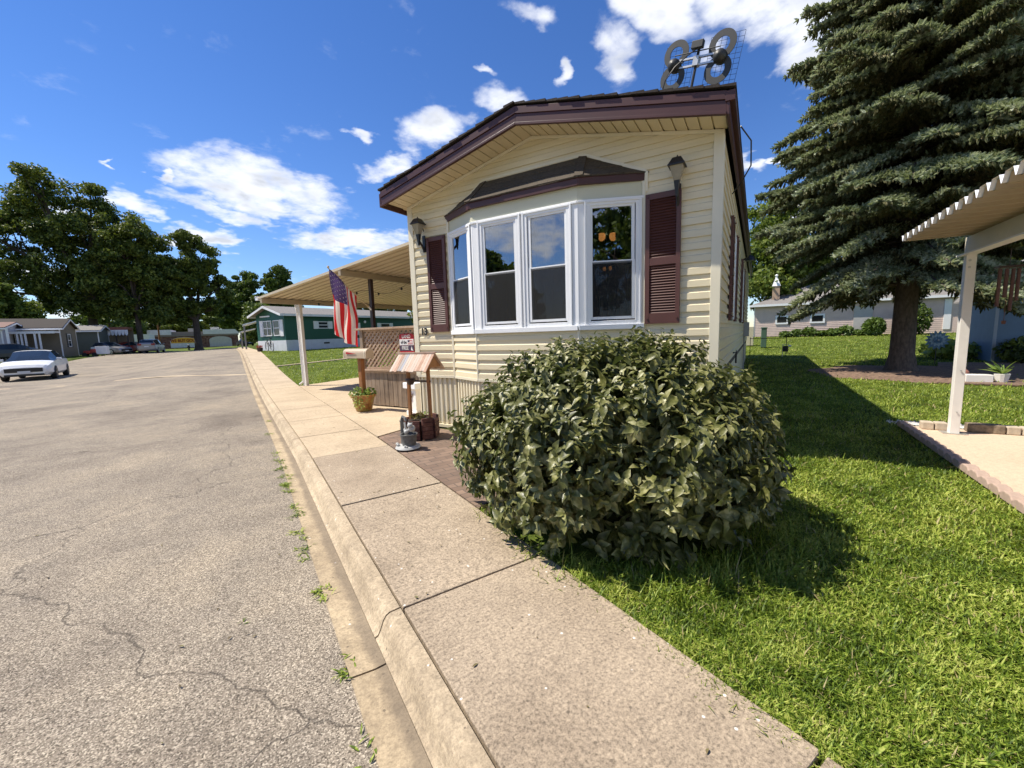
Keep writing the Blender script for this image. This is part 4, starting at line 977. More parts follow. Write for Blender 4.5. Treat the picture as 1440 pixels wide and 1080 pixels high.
# stone bucket-and-puppy ornament (generic garden statue)
st=thing('garden_statue','small grey stone bucket statue with white figures beside the wishing well','statue',HF(.86,-1.17,0),HR)
MS=simple('grey_stone_cast',(.12,.12,.115),.6,.35,20); MWs=simple('white_stone',(.42,.42,.40),.6,.15,20)
mb=MB(); mb.lathe([(.14,0),(.165,.012),(.15,.035),(.09,.045)],(0,0,0),20); mk('base',mb,MWs,st,smooth=True)
mb=MB(); mb.lathe([(.07,.03),(.085,.04),(.105,.17),(.112,.175),(.112,.19),(.098,.19),(.095,.165)],(.02,0,0),20); mk('bucket',mb,MS,st,smooth=True)
mb=MB(); mb.lathe([(.026,.03),(.024,.32),(.03,.34),(.03,.35)],(-.11,.02,0),12); mb.tube([(-.11,.02,.35),(-.09,.02,.40),(-.03,.01,.385),(-.02,.0,.35)],[.02,.02,.018,.016],8); mk('hand_pump',mb,MS,st,smooth=True)
def blob(mb,c,r,n=8,sq=(1,1,1)):
    mb.lathe([(r*math.sin(a)*sq[0]+.0005,r*sq[2]*-math.cos(a)) for a in np.linspace(.1,PI-.1,n)],c,12)
def fig(parts,tubes):
    mb=MB()
    for c,r in parts: blob(mb,c,r)
    for p,q in tubes: mb.tube(p,q,6)
    mk('figure',mb,MWs,st,smooth=True)
fig((((.10,-.02,.27),.045),((.10,-.05,.315),.034),((.04,-.06,.23),.03)),[([(.08,-.05,.33),(.065,-.04,.355)],[.012,.004]),([(.12,-.05,.33),(.135,-.04,.355)],[.012,.004]),([(.04,-.06,.22),(.07,-.04,.26)],[.02,.02])])
fig((((-.03,.0,.235),.028),((.0,-.03,.215),.024)),[([(-.02,-.02,.34),(.0,-.03,.27),(.0,-.03,.215)],.013)])
fig((((-.1,-.09,.06),.022),((-.075,-.10,.055),.018)),[])
fig((((.06,-.11,.05),.018),((.08,-.105,.045),.014)),[])
# white pedestal with red bird by the house corner
pd=thing('white_pedestal','white garden pedestal with a red bird beside the deck and house corner','pedestal',HF(-.62,.55,0),HR-.2)
mb=MB(); mb.bb(-.15,.15,-.12,.12,0,.09); mk('base',mb,M['whitepaint'],pd,bevel=.01)
mb=MB(); mb.bb(-.13,.13,-.09,.09,.09,.50); mk('body',mb,M['whitepaint'],pd,bevel=.01)
mb=MB(); mb.bb(-.19,.19,-.14,.14,.50,.61); mk('top',mb,M['white'],pd,bevel=.012)
mb=MB(); mb.lathe([(.001,0),(.022,.02),(.028,.05),(.02,.085),(.018,.10),(.001,.125)],(-.02,-.105,.33),10); mb.tube([(-.02,-.105,.33),(.0,-.10,.27)],[.012,.004],6); mk('bird',mb,MR,pd,smooth=True)
mb=MB(); mb.tube([(-.05,-.10,.10),(-.03,-.098,.25),(.0,-.098,.33),(.06,-.096,.42)],.006,5); mk('branch',mb,M['bark2'],pd)
mb=MB()
pf=thing('yellow_flower_pot','little flowering plant with yellow bloom behind the wishing well','plant',HF(.30,-.20,0),HR)
leafclump('foliage',(0,0,.14),.12,.12,.14,80,.06,LG,pf,.0,.1,12)
b=MB(); b.lathe([(.07,0),(.09,.08),(.08,.08)],(0,0,0),12); mk('pot',b,MS,pf)
b=MB()
for k in range(6): a=k*1.05; b.quad((0,-.1,.25),(.03*math.cos(a),-.11,.25+.03*math.sin(a)),(.045*math.cos(a+.5),-.115,.25+.045*math.sin(a+.5)),(.03*math.cos(a+1),-.11,.25+.03*math.sin(a+1)))
mk('flower',b,colm('yellow_petal',(.75,.6,.12),.6),pf,fix=False)
# ------------------------------------------------------------------ bush
def leaf_instances(name,P,D,Nn,L,Wd,mat,par=None,fold=.25,droop=.35,mi=None,mats=None,seg=3):
    """curved pointed leaves: P base points, D direction, Nn approx normal (arrays)"""
    n=len(P); S=np.cross(D,Nn); S/=np.linalg.norm(S,axis=1)[:,None]+1e-9; Nn=np.cross(S,D)
    ts=[0,.18,.5,.8,1.0]; ws=[.12,.8,1.0,.45,.0]
    rows=[]
    for t,w in zip(ts,ws):
        c=P+D*(L*t)[:,None]-Nn*(L*droop*t*t)[:,None]
        hw=(Wd*w*.5)[:,None]
        rows.append(np.stack([c-S*hw+Nn*hw*fold*1.6,c,c+S*hw+Nn*hw*fold*1.6],1))
    V=np.concatenate(rows,1) # n,15,3
    F=[]
    for k in range(4):
        a=3*k
        F+=[(a,a+1,a+4,a+3),(a+1,a+2,a+5,a+4)]
    F=np.array(F); FF=(np.arange(n)[:,None,None]*15+F[None]).reshape(-1,4)
    if mi is not None: mi=np.repeat(mi,len(F))
    return mk_np(name,V.reshape(-1,3),FF,mats or mat,par,mi=mi,smooth=True)
def bushleaf(name,cols,rough,veins=True):
    m,nt,p=newmat(name); vec=geo_pos(nt)
    n=math_(nt,'MULTIPLY_ADD',math_(nt,'SUBTRACT',noise(nt,23,2,.6,vec),.5),.9,noise(nt,5,3,.6,vec))
    nt.links.new(ramp(nt,n,[(.28+.44*i/(len(cols)-1),k) for i,k in enumerate(cols)]),p.inputs['Base Color'])
    nt.links.new(ramp(nt,noise(nt,110,2,.5,vec),[(.3,(rough-.06,)*3),(.7,(rough+.16,)*3)]),p.inputs['Roughness']); p.inputs['Specular IOR Level'].default_value=.42
    bump(nt,p,noise(nt,150,2,.5,vec),.35,.003)
    t=N(nt,'ShaderNodeBsdfTranslucent'); t.inputs[0].default_value=(.16,.22,.05,1)
    s=N(nt,'ShaderNodeMixShader'); s.inputs[0].default_value=.13
    nt.links.new(p.outputs[0],s.inputs[1]); nt.links.new(t.outputs[0],s.inputs[2]); nt.links.new(s.outputs[0],nt.nodes['Material Output'].inputs[0]); return m
BL1=bushleaf('bush_leaf',[(.038,.046,.011),(.088,.096,.024),(.170,.172,.052),(.34,.325,.15)],.36)
def bush():
    c=HF(3.70,-1.84,0); t=thing('round_bush','large rounded glossy dark green leafy bush in front of the bay window','bush',c,HR)
    r=np.random.default_rng(11); m=1950; per=9
    rx,ry,rz,zc=1.30,1.12,.79,.645
    d=r.normal(size=(m,3)); d/=np.linalg.norm(d,axis=1)[:,None]; d[:,2]=np.where(d[:,2]<-.9,-d[:,2],d[:,2])
    K=30; kd=r.normal(size=(K,3)); kd/=np.linalg.norm(kd,axis=1)[:,None]; ka=r.uniform(-.06,.07,K)
    lump=1+(np.exp(-((1-d@kd.T)/.05))*ka[None]).sum(1)
    rad=(1-r.random(m)**1.1*.34)*lump*.985; spike=r.random(m)<.05; rad=np.where(spike,rad*1.05,rad)
    hor=np.maximum(np.linalg.norm(d[:,:2],axis=1),1e-6); low=np.clip(-d[:,2],0,1); d2=d.copy(); d2[:,:2]*=(1+(np.minimum(1.0,hor**.45)/hor-1)*np.clip(low*1.6,0,1)*.85)[:,None]
    T=d2*rad[:,None]*np.array([rx,ry,rz]); T[:,2]+=zc; k_=T[:,2]>.06; T=T[k_]; d=d[k_]; m=len(T)
    nr=d/np.array([rx,ry,rz]); nr/=np.linalg.norm(nr,axis=1)[:,None]
    tip=nr*.7+np.array([0,0,.45])+r.normal(size=(m,3))*.25; tip/=np.linalg.norm(tip,axis=1)[:,None]
    e1=np.cross(tip,r.normal(size=(m,3))); e1/=np.linalg.norm(e1,axis=1)[:,None]; e2=np.cross(tip,e1)
    P=[];D=[];Nn=[];L=[];W2=[]
    for q in range(per):
        a=q*2.4+r.random(m)*.5; back=q/per
        rad_=e1*np.cos(a)[:,None]+e2*np.sin(a)[:,None]
        P.append(T-tip*(back*.13)[...,None] if False else T-tip*(back*.13)); dd=rad_*(.85+.3*back)+tip*(.75-1.0*back)+r.normal(size=(m,3))*.34; dd[:,2]-=.42
        dd/=np.linalg.norm(dd,axis=1)[:,None]; D.append(dd); Nn.append(tip*1.0-rad_*.2+np.array([0,0,.35])+r.normal(size=(m,3))*.2)
        l=(.050+.046*min(1,back*1.6))*(.8+.4*r.random(m))*(1.12-.28*T[:,2]/1.4); L.append(l); W2.append(l*(.50+.14*r.random(m)))
    P=np.concatenate(P);D=np.concatenate(D);Nn=np.concatenate(Nn);L=np.concatenate(L);W2=np.concatenate(W2); k_=P[:,2]>.02; P,D,Nn,L,W2=P[k_],D[k_],Nn[k_],L[k_],W2[k_]
    leaf_instances('foliage',P,D,Nn,L,W2,BL1,t,fold=.30,droop=.30)
    # woody stems
    mb=MB()
    for k in range(46):
        a=random.uniform(0,2*PI); e=random.uniform(.15,1.35); q=Vector((math.cos(a)*math.cos(e)*rx,math.sin(a)*math.cos(e)*ry,math.sin(e)*rz+zc*.9))*.80
        b0=Vector((random.uniform(-.25,.25),random.uniform(-.25,.25),0)); mid=b0.lerp(q,.5)+Vector((0,0,.12))
        mb.tube([b0,mid,q],[.016,.011,.004],5,cap=False)
    mk('stems',mb,M['bark'],t)
    # inner shaded leaf mass (sparser, larger leaves hiding the see-through)
    n2=2600; d=r.normal(size=(n2,3)); d/=np.linalg.norm(d,axis=1)[:,None]; P=d*(.45+.25*r.random(n2))[:,None]*np.array([rx,ry,rz]); P[:,2]+=zc; k2=P[:,2]>.05; P=P[k2]; n2=len(P)
    D=r.normal(size=(n2,3)); D/=np.linalg.norm(D,axis=1)[:,None]; leaf_instances('inner_foliage',P,D,r.normal(size=(n2,3)),np.full(n2,.14),np.full(n2,.10),BL1,t)
bush()
# ------------------------------------------------------------------ grass
def grass():
    r=np.random.default_rng(5)
    n=520000
    # sample radius with pdf ~ constant to 2 m then falling
    u_=r.random(n); rr=.55*(38/.55)**(u_**1.12)
    a=r.uniform(R(-4),R(98),n)  # azimuth from +Y to +X
    X=rr*np.sin(a);Y=rr*np.cos(a)
    lx,ly=loc2(X,Y)
    xr=X-off(Y)
    jag=.03*np.sin(Y*5+.5)+.03*np.sin(Y*13+1)+.025*np.sin(Y*29)+.02*np.sin(Y*61)
    cov=.09+.10*np.exp(-((Y-1.95)/.5)**2)+.05*np.exp(-((Y-.9)/.6)**2)
    ok=(xr>1.515-cov*r.random(n)**1.5+jag*.5)
    ok&=~((lx>-7.62)&(lx<.02)&(ly<14.1))                       # carport slab
    ok&=~((lx>-.03)&(lx<2.78)&(ly<.2)&(ly>-5))                 # pavers
    ok&=~((lx>.0)&(lx<WD+.01)&(ly>-.02)&(ly<LEN))              # house
    ok&=~((lx>.7)&(lx<3.6)&(ly>-.30)&(ly<.1))
    ok&=~((lx>6.44)&(ly<2.72))                                 # driveway
    ok&=~((lx>6.44)&(lx<13)&(ly<3.0)&(ly>2.5))
    mu=((lx-8.25)/2.05)**2+((ly-10.3)/2.0)**2
    ok&=~((mu<1+.15*np.sin(np.arctan2(ly-10.3,lx-8.25)*7))&(r.random(n)<.97))
    ok&=~((np.abs(lx+14.6)<.1))
    ok&=~((lx<-24.5)&(lx>-29)&(ly>12.2))
    bx,by=lx-3.66,ly+1.84; inb=(bx/.95)**2+(by/.8)**2<1; ok&=~inb
    X,Y,rr,lx,ly,xr=[q[ok] for q in(X,Y,rr,lx,ly,xr)]; n=len(X)
    Z=G(X,Y)-.035
    th=r.uniform(0,2*PI,n); lean=r.uniform(.1,1.35,n)
    patch=.5+.5*np.sin(X*1.9+np.sin(Y*2.3)*1.4)*np.cos(Y*1.7+.6*X)
    H=(.022+.038*r.random(n)**1.3+.020*patch)*(1+.0*rr)
    tall=r.random(n)<.05; H=np.where(tall,H*1.6,H)
    edge=(xr<1.75); H=np.where(edge,H*.8,H)
    nb=((bx:=lx-3.62)/1.25)**2+((by:=ly+1.78)/1.1)**2; H=np.where((nb<1.25)&(tall|(r.random(n)<.2)),H*1.8,H)
    Wd=np.clip(.0030+.0024*r.random(n)**2+rr*.0010,0,.030)*1.0
    H=H*(1+np.clip(rr-3,0,20)*.01)
    dx=np.cos(th);dy=np.sin(th); sx=-dy; sy=dx
    def pt(t,w):
        b=lean*t**1.6*H*1.1; zz=Z+H*(t*(1-.28*lean*t))
        cx=X+dx*b;cy=Y+dy*b; return np.stack([np.stack([cx-sx*w*Wd/2,cy-sy*w*Wd/2,zz],1),np.stack([cx+sx*w*Wd/2,cy+sy*w*Wd/2,zz],1)],1)
    V=np.concatenate([pt(0,.9),pt(.55,1.0),pt(1.0,.12)],1).reshape(-1,3)
    F=np.array([(0,1,3,2),(2,3,5,4)]); FF=(np.arange(n)[:,None,None]*6+F[None]).reshape(-1,4)
    mi=np.repeat((r.random(n)<.03).astype(int),2)
    o=mk_np('grass',V,FF,[M['grass'],M['straw']],None,mi=mi); tag(o,'short mown green grass on the lawns between sidewalk, homes and driveway','grass',kind='stuff')
    # broad weedy leaves in the lawn (clover/crabgrass), part of the same cover
    return n
NG=grass()
def weeds():
    r=np.random.default_rng(9); P=[];D=[];L=[];W2=[]
    def clump(x,y,k,s,z=None):
        z0=float(G(x,y))-.02 if z is None else z
        for i in range(k):
            a=r.uniform(0,2*PI); e=r.uniform(.15,.9); P.append((x+r.normal()*s*.5,y+r.normal()*s*.5,z0)); D.append((math.cos(a)*math.cos(e),math.sin(a)*math.cos(e),math.sin(e))); L.append(s*r.uniform(.8,1.7)); W2.append(s*r.uniform(.16,.32))
    for _ in range(1300):
        X=r.uniform(1.6,5.2);Y=r.uniform(-.9,2.6); lx,ly=wl(X,Y)
        if lx>6.4 or ly>-.1 and lx<4.4: continue
        if ((lx-3.62)/1.1)**2+((ly+1.78)/.95)**2<1: continue
        clump(X,Y,3,r.uniform(.028,.062))
    P=np.array(P);D=np.array(D); leaf_instances('broadleaf_weeds',P,D,np.tile([0,0,1.],(len(P),1))+r.normal(size=(len(P),3))*.2,np.array(L),np.array(W2),M['grass'],None,.2,.4)
    tag(bpy.data.objects['broadleaf_weeds'],'broad bladed weeds scattered through the near lawn','weeds',kind='stuff')
    P=[];D=[];L=[];W2=[]
    for y,k in ((2.62,10),(3.25,8),(3.52,10),(4.0,9),(4.2,9),(4.75,14),(5.0,16),(5.25,10),(5.6,14),(6.0,12),(6.4,9),(7.9,6),(1.95,5),(1.5,3),(9.2,6)):
        for q in range(4): clump(.245+r.normal()*.025,y+r.normal()*.07,k,.036,-.112)
    for y in (2.6,1.2): clump(-.12+r.normal()*.1,y,4,.03,-.115)
    P=np.array(P);D=np.array(D); leaf_instances('gutter_weeds',P,D,np.tile([0,0,1.],(len(P),1)),np.array(L),np.array(W2),M['grass'],None,.2,.4)
    tag(bpy.data.objects['gutter_weeds'],'low green weeds growing in the seam between asphalt and gutter','weeds',kind='stuff')
weeds()
def litter():
    r=np.random.default_rng(44); n=260
    X=r.uniform(-3.5,1.5,n);Y=r.uniform(.4,8,n)**1.0; Z=np.where(X>.59,.004,np.where(X>.38,-.02,-.108)); k=(X<.26)|(X>.60); X,Y,Z=X[k],Y[k],Z[k]; n=len(X)
    a=r.uniform(0,6.28,n); P=np.stack([X,Y,Z+G(X,Y)],1); D=np.stack([np.cos(a),np.sin(a),r.uniform(0,.25,n)],1); D/=np.linalg.norm(D,axis=1)[:,None]
    leaf_instances('leaf_litter',P,D,np.tile([0,0,1.],(n,1))+r.normal(size=(n,3))*.3,r.uniform(.010,.035,n),r.uniform(.004,.012,n),leafmat('litter',[(.05,.035,.02),(.16,.12,.05),(.12,.15,.04)],.8,30,0),None,.3,.2)
    tag(bpy.data.objects['leaf_litter'],'scattered dry leaf bits and twigs on the road and sidewalk','litter',kind='stuff')
litter()
# ------------------------------------------------------------------ deciduous trees
LEAFD=leafmat('oak_leaves',[(.024,.044,.007),(.058,.088,.013),(.11,.145,.022),(.20,.23,.045)],.55,.9,.25,.35,fine=3.)
LEAFM=leafmat('maple_leaves',[(.035,.065,.010),(.065,.11,.016),(.10,.15,.026),(.15,.19,.04)],.55,.9,.25,.35,fine=3.)
LEAFL=leafmat('ash_leaves',[(.045,.075,.010),(.085,.13,.016),(.13,.18,.025),(.20,.24,.05)],.55,.9,.28,.3,fine=3.)
def tree(name,label,x,y,trunk_h,tr,lobes,leaf,nleaf,size,mat,seed,group=None,cat='tree',clr=.95,lean=(0,0),sc=1):
    if sc!=1: trunk_h*=sc; tr*=sc; size*=sc**.6; clr*=sc; lobes=[tuple(q*sc for q in l) for l in lobes]
    r=np.random.default_rng(seed); rnd=random.Random(seed); z0=float(G(x,y))-.1
    t=thing(name,label,cat,(x,y,z0),0,group)
    # clumps on lobe shells ; lobes: (cx,cy,cz,rx,ry,rz) relative
    C=[]
    vol=sum(l[3]*l[5] for l in lobes); ncl=leaf
    for l in lobes:
        k=max(3,int(ncl*l[3]*l[5]/vol)); d=r.normal(size=(k,3)); d/=np.linalg.norm(d,axis=1)[:,None]; q=r.random(k)**.33*.92
        C.append(np.array(l[:3])+d*q[:,None]*np.array(l[3:]))
    C=np.concatenate(C); per=nleaf//len(C); V=[];n=len(C)*per
    cr=(clr*(.6+.8*r.random(len(C))))
    d=r.normal(size=(len(C),per,3)); d/=np.linalg.norm(d,axis=2)[:,:,None]; q=r.random((len(C),per))**.5
    sq=np.array([1,1,.72]); P=(C[:,None,:]+d*(q*cr[:,None])[:,:,None]*sq).reshape(-1,3)
    D=(d.reshape(-1,3)*.4+r.normal(size=(n,3))*.7); D[:,2]-=.35; D/=np.linalg.norm(D,axis=1)[:,None]
    S=np.cross(D,d.reshape(-1,3)+r.normal(size=(n,3))*.8); S/=np.linalg.norm(S,axis=1)[:,None]+1e-9
    L=(size*(.55+.9*r.random(n)))[:,None]; a=P-D*L*.5;b=P+S*L*.32;c=P+D*L*.5;e=P-S*L*.32
    V=np.stack([a,b,c,e],1).reshape(-1,3); mk_np('crown',V,np.arange(4*n).reshape(-1,4),mat,t)
    mb=MB(); top=Vector((lean[0],lean[1],trunk_h))
    mb.tube([(0,0,0),(0,0,.35),top*.5,top],[tr*1.45,tr*1.05,tr*.92,tr*.8],10,cap=False)
    ctr=C.mean(0); main=[]
    for l in lobes:
        e=Vector(l[:3]); m=top.lerp(e,.5)+Vector((rnd.uniform(-.4,.4),rnd.uniform(-.4,.4),.3)); mb.tube([top*.93,m,e],[tr*.55,tr*.36,tr*.12],7,cap=False); main.append((m,e))
    for i in range(0,len(C),2):
        p=Vector(C[i]); m,e=min(main,key=lambda me:(me[1]-p).length); s=m.lerp(e,rnd.uniform(.1,.9)); mid=s.lerp(p,.5)+Vector((rnd.uniform(-.2,.2),rnd.uniform(-.2,.2),rnd.uniform(0,.3)))
        mb.tube([s,mid,p],[tr*.16,tr*.09,tr*.03],5,cap=False)
    mk('trunk',mb,M['bark'],t,smooth=True)
    return t
OG='large trees beyond the far end of the road'
tree('oak_tree','huge dark oak with an open spreading crown at the far left of the street',-16.1,75,5.0,.40,[(-3.8,0,8.3,3.2,3.5,2.6),(-1.8,1,12.8,3.6,3.6,3.2),(1.2,-1,11.8,3.0,3,3.0),(-6.2,0,11.6,2.6,3,2.6),(.8,0,7.2,2.8,3,2.2),(-2,-1,15.6,2.6,2.4,1.4),(1.2,0,15.3,1.8,2,1.2),(-6.5,1,6.2,2.4,2.4,1.5),(2.6,0,9.2,2.2,2.4,2.0),(-2.4,0,5.2,3.0,2.4,1.3),(1.8,0,5.0,2,2,1.0),(-.2,0,4.6,3.4,2.6,1.2),(3.0,0,6.6,2.2,2.2,1.6)],240,90000,.27,LEAFD,21,OG,clr=.92,sc=1.29)
tree('oak_tree','broad dark oak with its trunk rising behind the pergola roof',-11.3,72.5,5.6,.28,[(-2.2,0,8.3,2.8,3,2.6),(1.0,0,12.6,2.8,3,2.6),(2.6,0,9.2,2.8,3,2.6),(-.5,0,10.8,2.6,3,2.6),(3.9,1,6.3,1.9,2.2,1.8),(-3.5,0,5.8,1.8,2,1.4),(-.5,0,6.3,2.6,2,1.5),(1.8,0,4.6,1.6,2,1.0),(0,0,4.9,2.8,2,1.2)],170,60000,.27,LEAFD,22,OG,clr=.88,sc=1.17)
tree('oak_tree','dark oak with a bare trunk on the grass strip in front of the brick store',-5.4,74.5,4.6,.46,[(1.0,0,12.6,2.6,3,3.0),(-1.2,0,9.4,3.4,3.4,2.6),(2.4,0,8.4,2.2,2.6,2.6),(-3.4,0,11.2,2.6,2.6,2.2),(2.0,0,5.6,1.7,2,1.7),(-2.6,0,6.4,2.2,2.2,1.6),(.2,0,15.0,1.9,1.8,1.5),(-4.6,0,7.6,2.2,2,2),(-.4,0,6.0,2.2,2,1.4),(-1.6,0,4.6,2.4,2,1.0)],180,60000,.30,LEAFD,23,OG,clr=.86)
tree('maple_tree','mid green maple behind the store, left of the green home roof',.2,97,5.0,.5,[(-1,0,9.2,3.6,3.6,3.2),(1.6,0,11.5,3.0,3,3.0),(3.0,0,7.0,2.6,3,2.6),(-2.4,0,6.0,2.2,2.6,2.2),(0,0,5.0,3,3,2)],120,36000,.42,LEAFM,24,OG)
tree('maple_tree','mid green maple standing over the green home, right of its neighbour maple',6.6,92,5.5,.5,[(0,0,11.2,2.8,3,2.6),(1.6,0,8.5,2.6,3,2.6),(-1.6,0,7.6,2.8,3,3),(0,0,13.6,1.6,1.8,1.2)],100,30000,.42,LEAFM,25,OG)
tree('maple_tree','light green tree at the far left edge behind the white and maroon home',-23.6,68,4.2,.4,[(0,0,6.3,3.6,3,2.4),(2.2,0,5.2,2.4,2.4,2.0),(-3,0,7.2,3.2,3,2.6)],80,20000,.42,LEAFL,26,OG)
for (x,y,s,lb,sd) in ((11.5,46,1.0,'dark tree whose top shows above the awning roof beside the flag',31),(17.5,34,.72,'dark bushy tree seen under the awning beyond the green home',32),(13.5,30,.50,'low dark shrubby tree behind the deck railing',33)):
    tree('oak_tree',lb,x,y,3.0*s,.3*s,[(0,0,6.6*s,3.2*s,3*s,2.2*s),(-2.2*s,0,5.6*s,2.2*s,2*s,1.6*s),(1.6*s,0,4.2*s,2.4*s,2.4*s,2.0*s),(0,0,2.8*s,2.6*s,2*s,1.6*s)],70,16000,.30,LEAFD,sd,'trees behind the awning and green home')
p=HG(6.3,33); tree('ash_tree','tall bright green ash tree behind the pinkish garage',p.x,p.y,4.0,.35,[(-.2,0,8.0,2.6,2.6,2.6),(-1.4,0,5.4,2.4,2.4,2.4),(1.2,0,5.2,2.4,2.4,2.2),(.4,0,9.8,1.6,1.6,1.0),(-2.2,0,3.4,2.2,2.2,2),(3.4,0,5.6,2.2,2.2,2)],110,34000,.26,LEAFL,41)
for k,(lx,ly,s,lb) in enumerate(((15,36,1.3,'dark green tree filling the gap behind the spruce and garage roof'),(21,34,1.2,'dark green tree at the right behind the blue shed'),(26,26,1.2,'dark tree beyond the blue shed at the right edge'))):
    p=HG(lx,ly); tree('oak_tree',lb,p.x,p.y,3*s,.3*s,[(0,0,6.2*s,3.2*s,3*s,2.6*s),(-2.6*s,0,4.6*s,2.6*s,2.4*s,2.2*s),(2.4*s,0,4.4*s,2.6*s,2.4*s,2.2*s),(0,0,2.6*s,3.2*s,2.6*s,2*s)],80,17000,.34,LEAFD,50+k,'trees along the back of the lots')
tree('maple_tree','dark bushy tree filling the gap between the porch and the green home',2.1,64,2.2,.2,[(0,0,4.0,1.9,1.9,2.0),(-.9,0,2.4,1.4,1.4,1.6),(1.2,0,2.4,1.5,1.6,1.6)],60,15000,.34,LEAFM,61)
BGT=['pale green tree behind the brick store at its left end','darker green tree behind the brick store, right of the first','round green tree over the brick store roof','green tree showing above the brick store right end','low green tree behind the homes on the left','green tree behind the pergola and low building','small green tree at the right end of the store row','green tree far behind the tan home']
for k,(x,y,s) in enumerate(((-24,128,1.3),(-17,130,1.1),(-9.5,128,1.25),(-2,127,1.2),(-33,95,1.1),(-22,112,1.2),(5,120,1.3),(-28,84,.95))):
    tree('maple_tree',BGT[k],x,y,3*s,.3*s,[(0,0,5.4*s,3.2*s,3*s,2.2*s),(-2.8*s,0,4.2*s,2.4*s,2.4*s,1.8*s),(2.8*s,0,4.4*s,2.4*s,2.4*s,2.0*s)],50,11000,.5,LEAFL if k%2==0 else LEAFM,90+k,'trees behind the store and homes')
# trees across the street behind the viewer: seen reflected in the bay windows
for k,(x,y,s) in enumerate(((-26,8,.9),(-30,-6,1.15),(-16,-21,1.7),(-9,-20,1.5))):
    tree('oak_tree',['leafy tree across the street, left of the view','tall leafy tree across the street, mirrored in the window glass','leafy tree across the street behind the viewer','leafy tree far behind the viewer by the road'][k],x,y,3*s,.35*s,[(0,0,6.0*s,3.4*s,3.2*s,2.6*s),(-2.6*s,1,4.4*s,2.6*s,2.4*s,2.2*s),(2.4*s,-2,4.4*s,2.6*s,2.4*s,2.2*s),(0,2,8*s,2*s,2*s,1.4*s)],60,9000,.45,LEAFM,70+k,'trees across the street')
